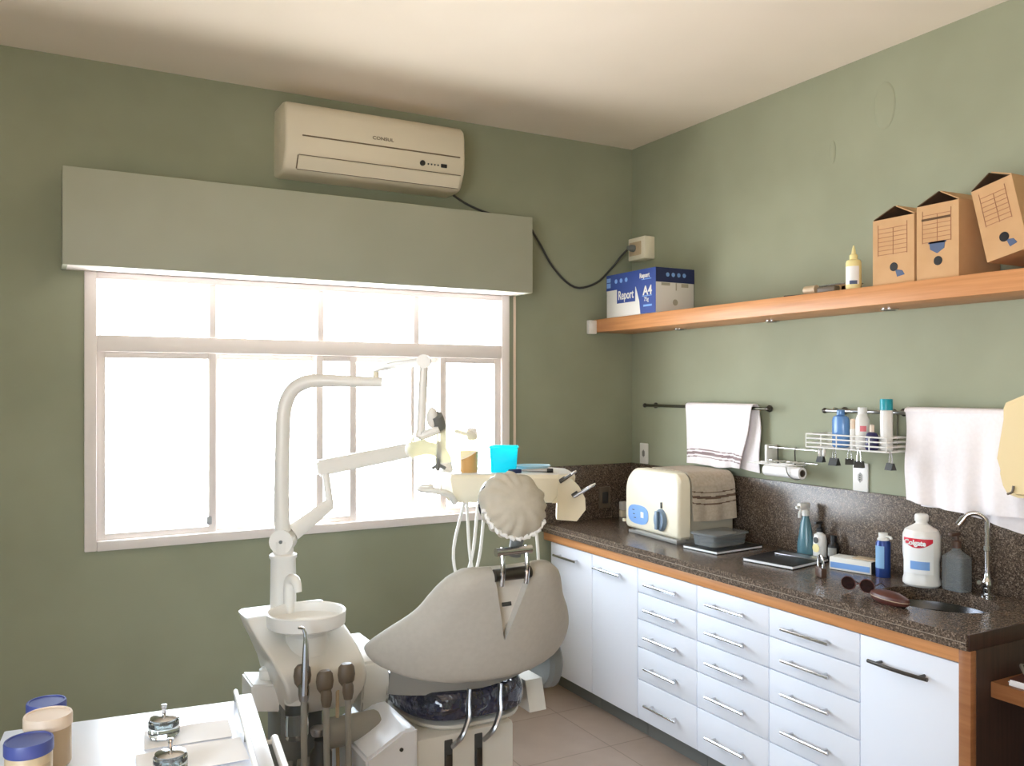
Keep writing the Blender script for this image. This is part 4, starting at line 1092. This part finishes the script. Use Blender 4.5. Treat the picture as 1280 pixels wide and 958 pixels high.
# ---------------------------------------------------------------- operating lamp
top = V(pb.x, pb.y, .853+.19)
OL = thing('operating_lamp', 'white dental operating lamp on a bent pole before the window', 'lamp', top)
jc = P(351,676,D=2.90); jc.x, jc.y = pb.x, pb.y
q = MB(); vw = V(-SN,-CS,0)                    # joint disc faces the room
q.tube([jc-vw*.03, jc+vw*.03], .040, 24); q.tube([top+V(0,0,.0005), jc], .034, 20)
obj('joint', q, 'white_plastic', OL, True)
obj('joint_screw', MB().cyl(jc+vw*.029, jc+vw*.034, .006, n=10), 'mid_grey', OL, True)
pts = [jc+V(0,0,.03)]+[P(x,y,D=2.90) for x,y in ((352,640),(353,560),(355,515),(364,490),(382,478),(405,476),(440,477),(478,478))]
obj('pole', MB().tube(pts, [.026,.026,.025,.025,.024,.0235,.022,.019,.017], 16, 5), 'white_plastic', OL, True)
a = P(470,478,D=2.90); obj('pivot_pin', MB().cyl(a+V(0,0,.0), P(470,458,D=2.90), .0095, n=14), 'cream_plastic', OL, True)
k0 = P(470,461,D=2.90); k1 = P(530,452,D=2.62)
obj('link_arm', MB().tube([k0, k0.lerp(k1,.5)+V(0,0,.003), k1], [.013,.012,.013], 12, 3), 'white_plastic', OL, True)
q = MB(); q.tube([k1-vw*.02, k1+vw*.02], .021, 20); obj('elbow', q, 'white_plastic', OL, True)
k2 = P(526,540,D=2.62)
q = MB(); q.tube([k1+V(0,0,-.012), k2], .0135, 14); q.cyl(k1.lerp(k2,.33), k1.lerp(k2,.36), .0148, n=14)
obj('drop_arm', q, 'white_plastic', OL, True)
k3 = P(549,545,D=2.62)
q = MB(); q.tube([k2, k2+V(0,0,-.012), k3+V(0,0,.02)], [.015,.014,.012], 10, 3); q.sph(P(540,522,D=2.62), .022, (.8,.8,1.4)); obj('yoke', q, 'white_plastic', OL, True)
# lamp head: oval reflector dish looking down at the chair, back with dark socket towards us
fd = (V(.30,.30,-.62)).normalized(); Tz = fd.to_track_quat('Z','Y').to_matrix().to_4x4()
hp = k3+V(.02,.03,0)
q = MB(); q.lathe([(.022,-.03),(.05,-.022),(.085,.0),(.105,.03),(.108,.036),(.103,.036),(.08,.006),(.04,-.014),(.018,-.02)], hp, 36, Tz, 1.15, .9)
hdl = obj('lamp_head', q, 'reflector', OL, True)
obj('lamp_shield', MB().lathe([(.001,.034),(.06,.036),(.102,.035)], hp, 36, Tz, 1.15, .9), 'shield', hdl, True)
q = MB(); q.lathe([(.001,-.075),(.019,-.075),(.021,-.06),(.021,-.03),(.016,-.018)], hp, 18, Tz); obj('bulb_socket', q, 'mid_grey', hdl, True)
q = MB(); q.tube([k3+V(.0,0,-.02), P(548,575,D=2.60), P(547,588,D=2.60)], [.008,.008,.006], 10, 3); q.tube([P(540,586,D=2.60), P(548,582,D=2.60), P(557,586,D=2.60)], .005, 8, 3)
obj('grip_handle', q, 'mid_grey', hdl, True)
q = MB(); a = P(590,543,D=2.66); q.box(a.x-.016,a.x+.016,a.y-.008,a.y+.008,a.z-.018,a.z+.018,.006); q.cyl(a-V(.016,0,0), hp+V(.06,.02,.01), .006, n=8); obj('side_handle', q, 'white_plastic', hdl, True)

# ---------------------------------------------------------------- instrument table on its arms
TD = 3.12
tc = P(628,590,D=TD)
DT = thing('instrument_table', 'cream dental instrument table on swing arms behind the headrest', 'instrument table', (tc.x, tc.y, tc.z-.1), -YAW)
# arm chain in room coordinates
a1 = P(413,630,D=3.0); a0 = jc+(a1-jc).normalized()*.042
q = MB(); q.tube([a0, a0.lerp(a1,.5), a1], [.030,.026,.022], 12, 2, .55); obj('lower_arm', q, 'white_plastic', DT, True)
q = MB(); q.cyl(a1-V(0,0,.012), P(407,592,D=3.0), .013, n=14); obj('arm_pin', q, 'white_plastic', DT, True)
b0 = P(396,586,D=3.0); b1 = P(535,558,D=3.12)
q = MB(); q.tube([b0, b1], [.036,.031], 4, 0, .75, up=(0,0,1))
bmesh.ops.bevel(q.bm, geom=q.bm.edges[:], offset=.008, segments=2, affect='EDGES')
q2 = MB(); dr = (b1-b0).normalized(); sd = dr.cross(V(0,0,1)).normalized(); up_ = sd.cross(dr)
def rect(c, h, w_): return [c+up_*h+sd*w_, c-up_*h+sd*w_, c-up_*h-sd*w_, c+up_*h-sd*w_]
q2.rings([rect(b0,.028,.022), rect(b1,.026,.02)]); bmesh.ops.bevel(q2.bm, geom=q2.bm.edges[:], offset=.007, segments=2, affect='EDGES')
q.bm.free(); obj('spring_arm', q2, 'white_plastic', DT, True)
b2 = P(560,592,D=TD+.02)
q = MB(); q.tube([b1-dr*.02, P(552,566,D=TD), b2], [.022,.024,.02], 12, 3); obj('table_joint', q, 'white_plastic', DT, True)
# the table itself: local frame of the thing, x to the right in view, y away; origin .1 below its top
TW = .225
def tbl(z, e=0, yb=.15, yf=-.12):
    pts = [(-TW+.045+e, yf+e), (TW-.02-e, yf+e)]
    for k in range(7): a = -PI/2+PI*k/6*.5; pts.append((TW-.02+.055*math.cos(a)-e, yf+.055+.055*math.sin(a)+e*.5))
    pts += [(TW+.02-e, yb-.06), (TW-.04-e, yb-e), (-TW+.03+e, yb-e), (-TW-e*-1, yb-.05), (-TW+e, yf+.08)]
    return [V(x,y,z) for x,y in pts]
obj('table_body', MB().rings([tbl(.0,.03), tbl(.03,.01), tbl(.088,0), tbl(.0995,.004)]), 'cream_plastic', DT, ang=25)
obj('top_tray', MB().rings([tbl(.1,.012), tbl(.104,.014)]), 'white_plastic', DT, ang=25)
rw = obj('holder_wing', MB().prism([(TW-.035,-.125,-.055),(TW+.035,-.125,-.06),(TW+.066,-.125,-.02),(TW+.064,-.125,.02),(TW+.045,-.125,.058),(TW+.015,-.125,.088),(TW-.03,-.125,.103)], (0,.07,0)), 'cream_plastic', DT)
for k, (x, z) in enumerate(((TW-.015,.086),(TW+.028,.035))):
    obj('holder_slot', MB().box(-.012,.012,-.004,.004,-.006,.006,.002,T=Matrix.Translation((x,-.127,z)) @ Matrix.Rotation(-.6,4,'Y')), 'dark_grey', rw)
q = MB(); q.tube([(-TW+.06,-.12,.005),(-TW+.045,-.15,.035),(-TW+.0,-.165,.05),(-TW-.05,-.155,.055),(-TW-.06,-.12,.055),(-TW-.02,-.09,.055)], .011, 12, 5)
obj('pull_handle', q, 'white_plastic', DT)
q = MB()
for k, (x0, x1, x2) in enumerate(((-.13,-.17,-.155),(-.125,-.115,-.095),(-.085,-.10,-.125),(-.06,-.075,-.095),(.11,.125,.13))):
    q.tube([(x0,-.06,.01),(x1,-.10,-.16),(x2,-.11,-.28),(x2+.02,-.06,-.42),(x2+.06,.03,-.5)], .0055, 8, 4)
obj('instrument_hose', q, 'white_plastic', DT)
DTm = FR[DT.name]
def ontab(x, y, z=.1045): return DTm @ V(x, y, z)
# dental tools held in the wing
HGp = 'handpieces in the holder wing of the instrument table'
for lb, x, z, ang_, m_, ln in (('dark slim handpiece in the upper slot of the table wing', TW-.008, .088, .95, 'dark_metal', .05), ('pale chrome handpiece sticking out of the lower slot of the table wing', TW+.040, .036, 1.0, 'steel', .07)):
    t = thing('dental_handpiece', lb, 'handpiece', DTm @ V(x, -.135, z), -YAW, HGp)
    dq = V(math.sin(ang_), -.15, math.cos(ang_)).normalized()
    obj('grip', MB().tube([-dq*.02, V(0,0,0), dq*ln*.6], [.0055,.006,.005], 10), m_, t)
    obj('tool_head', MB().tube([dq*ln*.6, dq*ln*.9, dq*ln], [.0055,.0045,.003], 10), 'chrome', t)
# things on the table
p = ontab(-.118,-.055)
t = thing('amber_cup', 'pale orange-brown cup on the instrument table', 'cup', p)
obj('cup', MB().lathe([(.001,0),(.029,0),(.031,.01),(.032,.072),(.034,.074),(.0315,.075),(.0295,.073),(.028,.012),(.001,.008)]), 'amber', t)
p = ontab(.005,-.03)
t = thing('blue_tub', 'bright cyan plastic tub on the instrument table', 'tub', p, -YAW)
q = MB(); q.rings([rrect(.045,.04,0,.014), rrect(.047,.042,.03,.014), rrect(.050,.045,.084,.014), rrect(.053,.048,.088,.014), rrect(.053,.048,.091,.014), rrect(.047,.042,.0905,.012), rrect(.044,.039,.02,.012), rrect(.042,.037,.004,.012)])
obj('tub', q, 'cyan_plastic', t)
p = ontab(.108,.03)
t = thing('kidney_dish', 'pale blue oval dish at the right of the instrument table', 'dish', p, -YAW)
obj('dish', MB().lathe([(.001,0),(.045,0),(.062,.012),(.066,.016),(.062,.018),(.045,.005),(.001,.004)], sx=1.05, sy=.75), 'can_pale', t)
p = ontab(.13,-.075)
t = thing('marker_pen', 'silver pen with a dark cap lying on the instrument table', 'pen', p+V(0,0,.0075), -YAW)
obj('barrel', MB().tube([(-.06,0,0),(.028,0,0)], [.004,.007], 12), 'steel', t)
obj('cap', MB().tube([(.028,0,0),(.05,0,0)], .0076, 12), 'black', t)
p = ontab(.045,-.095)
solo('eraser_block', MB().box(p.x-.022,p.x+.022,p.y-.012,p.y+.012,p.z,p.z+.014,.004), 'box_navy', 'small dark blue block before the cyan tub on the instrument table', 'block', loc=p)

# ---------------------------------------------------------------- cart in the foreground
TZ = .87
c1 = P(315,873,Z=TZ); c0 = P(5,914,Z=TZ); c2 = P(345,958,Z=TZ)
ex = (c1-c0); wid = ex.length; rz = math.atan2(ex.y, ex.x)
KT = thing('instrument_cart', 'white cart at the lower left carrying jars and glass dishes', 'cart', (c0.x, c0.y, 0), rz)
DEP = .46
obj('cart_top', MB().box(0, wid, -DEP, 0, TZ-.03, TZ, .004), 'white_laminate', KT)
obj('side_rim', MB().box(wid-.032, wid, -DEP, -.0, TZ+.0002, TZ+.012, .003), 'white_laminate', KT)
obj('rail', MB().tube([(wid-.037,-.004,TZ+.022),(wid-.037,-DEP,TZ+.022)], .0055, 10), 'white_plastic', KT)
q = MB()
for y in (-.01,-DEP*.55,-DEP+.01): q.cyl((wid-.037,y,TZ),(wid-.037,y,TZ+.022),.004,n=8)
obj('rail_post', q, 'steel', KT)
obj('cart_body', MB().box(.03, wid-.03, -DEP+.02, -.02, .16, TZ-.0305, .004), 'white_laminate', KT)
for k in range(3):
    dd = obj('drawer', MB().box(.04,wid-.04,-DEP+.002,-DEP+.0195,.18+k*.215,.385+k*.215,.003), 'white_laminate', KT)
    obj('drawer_pull', MB().tube([(wid/2-.08,-DEP+.002,.31+k*.215),(wid/2-.07,-DEP-.02,.31+k*.215),(wid/2+.07,-DEP-.02,.31+k*.215),(wid/2+.08,-DEP+.002,.31+k*.215)], .005, 8), 'chrome', dd)
for x in (.06, wid-.06):
    for y in (-.06, -DEP+.06):
        cs_ = obj('caster', MB().cyl((x-.012,y,.038),(x+.012,y,.038),.037,n=20), 'dark_grey', KT)
        obj('caster_fork', MB().box(x-.018,x+.018,y-.02,y+.02,.075,.16,.003), 'steel', cs_)
hx = wid+.028
q = MB(); q.tube([(hx,-.19,TZ-.028),(hx,-DEP+.03,TZ-.028)], .009, 12)
for y in (-.205+.02,-DEP+.05): q.cyl((wid-.002,y-.02,TZ-.028),(hx,y-.02,TZ-.028),.005,n=8)
obj('push_handle', q, 'white_plastic', KT)
KM = FR[KT.name]
JG = 'lidded jars on the cart'
def jar(label, px, py, r, h, bodym, lidm, seed):
    """px,py: centre of the lid's top in the photograph"""
    p = P(px, py, Z=TZ+h); t = thing('jar', label, 'jar', (p.x, p.y, TZ+.001), 0, JG)
    lh = .022
    obj('jar_body', MB().lathe([(.001,0),(r*.9,0),(r*.95,.004),(r*.95,h-lh-.004),(r*.9,h-lh)], n=36), bodym, t)
    obj('lid', MB().lathe([(r*.96,h-lh-.002),(r,h-lh),(r,h-.003),(r*.97,h),(r*.9,h),(r*.88,h-.002),(.001,h-.002)], n=36), lidm, t)
    return t
t = jar('cream jar with a blue lid, nearest the frame corner on the cart', 36, 925, .041, .085, 'jar_cream', 'lid_blue', 1)
obj('label', patch(.0395,.008,.045,200,330), 'jar_tan', t)
t = jar('tan jar with a pale cream lid between the two blue-lidded jars', 60, 893, .043, .098, 'jar_tan', 'lid_cream', 2)
t = jar('jar with a light blue lid behind the cream-lidded jar', 58, 877, .037, .088, 'jar_cream', 'lid_blue', 3)
# paper sheets
q = P(232,925,Z=TZ)
SGp = 'paper wipes under the glass dishes'
for k, (px, py, r_, w_, d_, lb) in enumerate(((235,918,.02,.17,.10,'white paper wipe lying under the rear glass dish'),(240,948,.06,.20,.12,'pale paper wipe lying under the front glass dish'))):
    p = P(px, py, Z=TZ+.002)
    mbq = MB(); mbq.sheet(lambda u,v: V((u-.5)*w_, (v-.5)*d_, .0022*k+.0012+.0012*math.sin(u*7+k)*math.sin(v*5)), lambda u,v: V(0,0,1), 14, 10, .0008)
    o = obj('paper_wipe', mbq, 'paper'); o.location = (p.x, p.y, TZ+.001); o.rotation_euler.z = rz+r_
    tag(o, lb, 'paper', SGp)
DG = 'lidded glass dishes on the cart'
def dish(label, px, py):
    p = P(px, py, Z=TZ+.03); t = thing('glass_dish', label, 'dish', (p.x, p.y, TZ+.0065), 0, DG)
    obj('dish', MB().lathe([(.001,0),(.028,0),(.031,.004),(.031,.03),(.028,.034),(.024,.032),(.02,.018),(.001,.012)], n=32), 'clear_glass', t)
    ld = obj('lid', MB().lathe([(.001,.0345),(.027,.0345),(.028,.037),(.02,.041),(.001,.043)], n=32), 'chrome', t)
    obj('lid_knob', MB().lathe([(.004,.042),(.004,.056),(.0055,.058),(.0055,.063),(.001,.064)], n=14), 'chrome', ld)
    return t
dish('rear glass dish with a knobbed metal lid on the cart', 205, 905)
dish('front glass dish with a knobbed metal lid, cut by the photo edge', 213, 950)

# ---------------------------------------------------------------- light
w = bpy.data.worlds.new('World'); bpy.context.scene.world = w; w.use_nodes = True
nt = w.node_tree; bg = nt.nodes['Background']
tc_ = nt.nodes.new('ShaderNodeTexCoord'); sx2 = nt.nodes.new('ShaderNodeSeparateXYZ'); rmp = nt.nodes.new('ShaderNodeValToRGB')
mr = nt.nodes.new('ShaderNodeMapRange'); mr.inputs[1].default_value = -1; mr.inputs[2].default_value = 1
nt.links.new(tc_.outputs['Generated'], sx2.inputs[0]); nt.links.new(sx2.outputs['Z'], mr.inputs[0]); nt.links.new(mr.outputs[0], rmp.inputs[0])
cr = rmp.color_ramp                            # bright paved yard below, hazy white sky above
cr.elements[0].position = .30; cr.elements[0].color = (.88,.88,.86,1)
cr.elements[1].position = .62; cr.elements[1].color = (.74,.87,1.0,1)
e = cr.elements.new(.48); e.color = (.90,.95,1.0,1)
nt.links.new(rmp.outputs['Color'], bg.inputs['Color']); bg.inputs['Strength'].default_value = 14.0
def portal(name, loc, rot, sx, sy):
    l = bpy.data.lights.new(name, 'AREA'); l.shape = 'RECTANGLE'; l.size = sx; l.size_y = sy; l.cycles.is_portal = True
    o = bpy.data.objects.new(name, l); C.objects.link(o); o.location = loc; o.rotation_euler = rot
portal('window_daylight', ((WX0+WX1)/2, YB+.12, (WZ0+WZ1)/2), (-PI/2,0,0), WX1-WX0, WZ1-WZ0)
portal('side_window_daylight', (XL-.12, (LY0+LY1)/2, (LZ0+LZ1)/2), (0,-PI/2,0), LZ1-LZ0, LY1-LY0)

sun = bpy.data.lights.new('sun', 'SUN'); sun.energy = 55; sun.color = (1,.88,.74); sun.angle = math.radians(1)
so_ = bpy.data.objects.new('sun', sun); C.objects.link(so_); so_.location = (-6,-1,6)
so_.rotation_euler = V(.72,-.12,-.80).to_track_quat('-Z','Y').to_euler()   # falls through the side window onto the floor behind the camera

# ---------------------------------------------------------------- camera and view
cam = bpy.data.cameras.new('camera'); co = bpy.data.objects.new('camera', cam); C.objects.link(co)
cam.sensor_fit = 'HORIZONTAL'; cam.sensor_width = 36; cam.lens = 36*FPX/1280; cam.shift_y = (HY-479)/1280
cam.clip_start = .02
co.location = (0,0,HC); co.rotation_euler = (PI/2, 0, -YAW)
S = bpy.context.scene; S.camera = co
S.view_settings.view_transform = 'Standard'; S.view_settings.look = 'None'; S.view_settings.gamma = 1; S.view_settings.use_curve_mapping = False
S.view_settings.exposure = 0.5
S.cycles.max_bounces = 12; S.cycles.diffuse_bounces = 7; S.cycles.transparent_max_bounces = 16; S.cycles.sample_clamp_indirect = 6
S.cycles.use_denoising = True; S.cycles.caustics_refractive = False; S.cycles.caustics_reflective = False
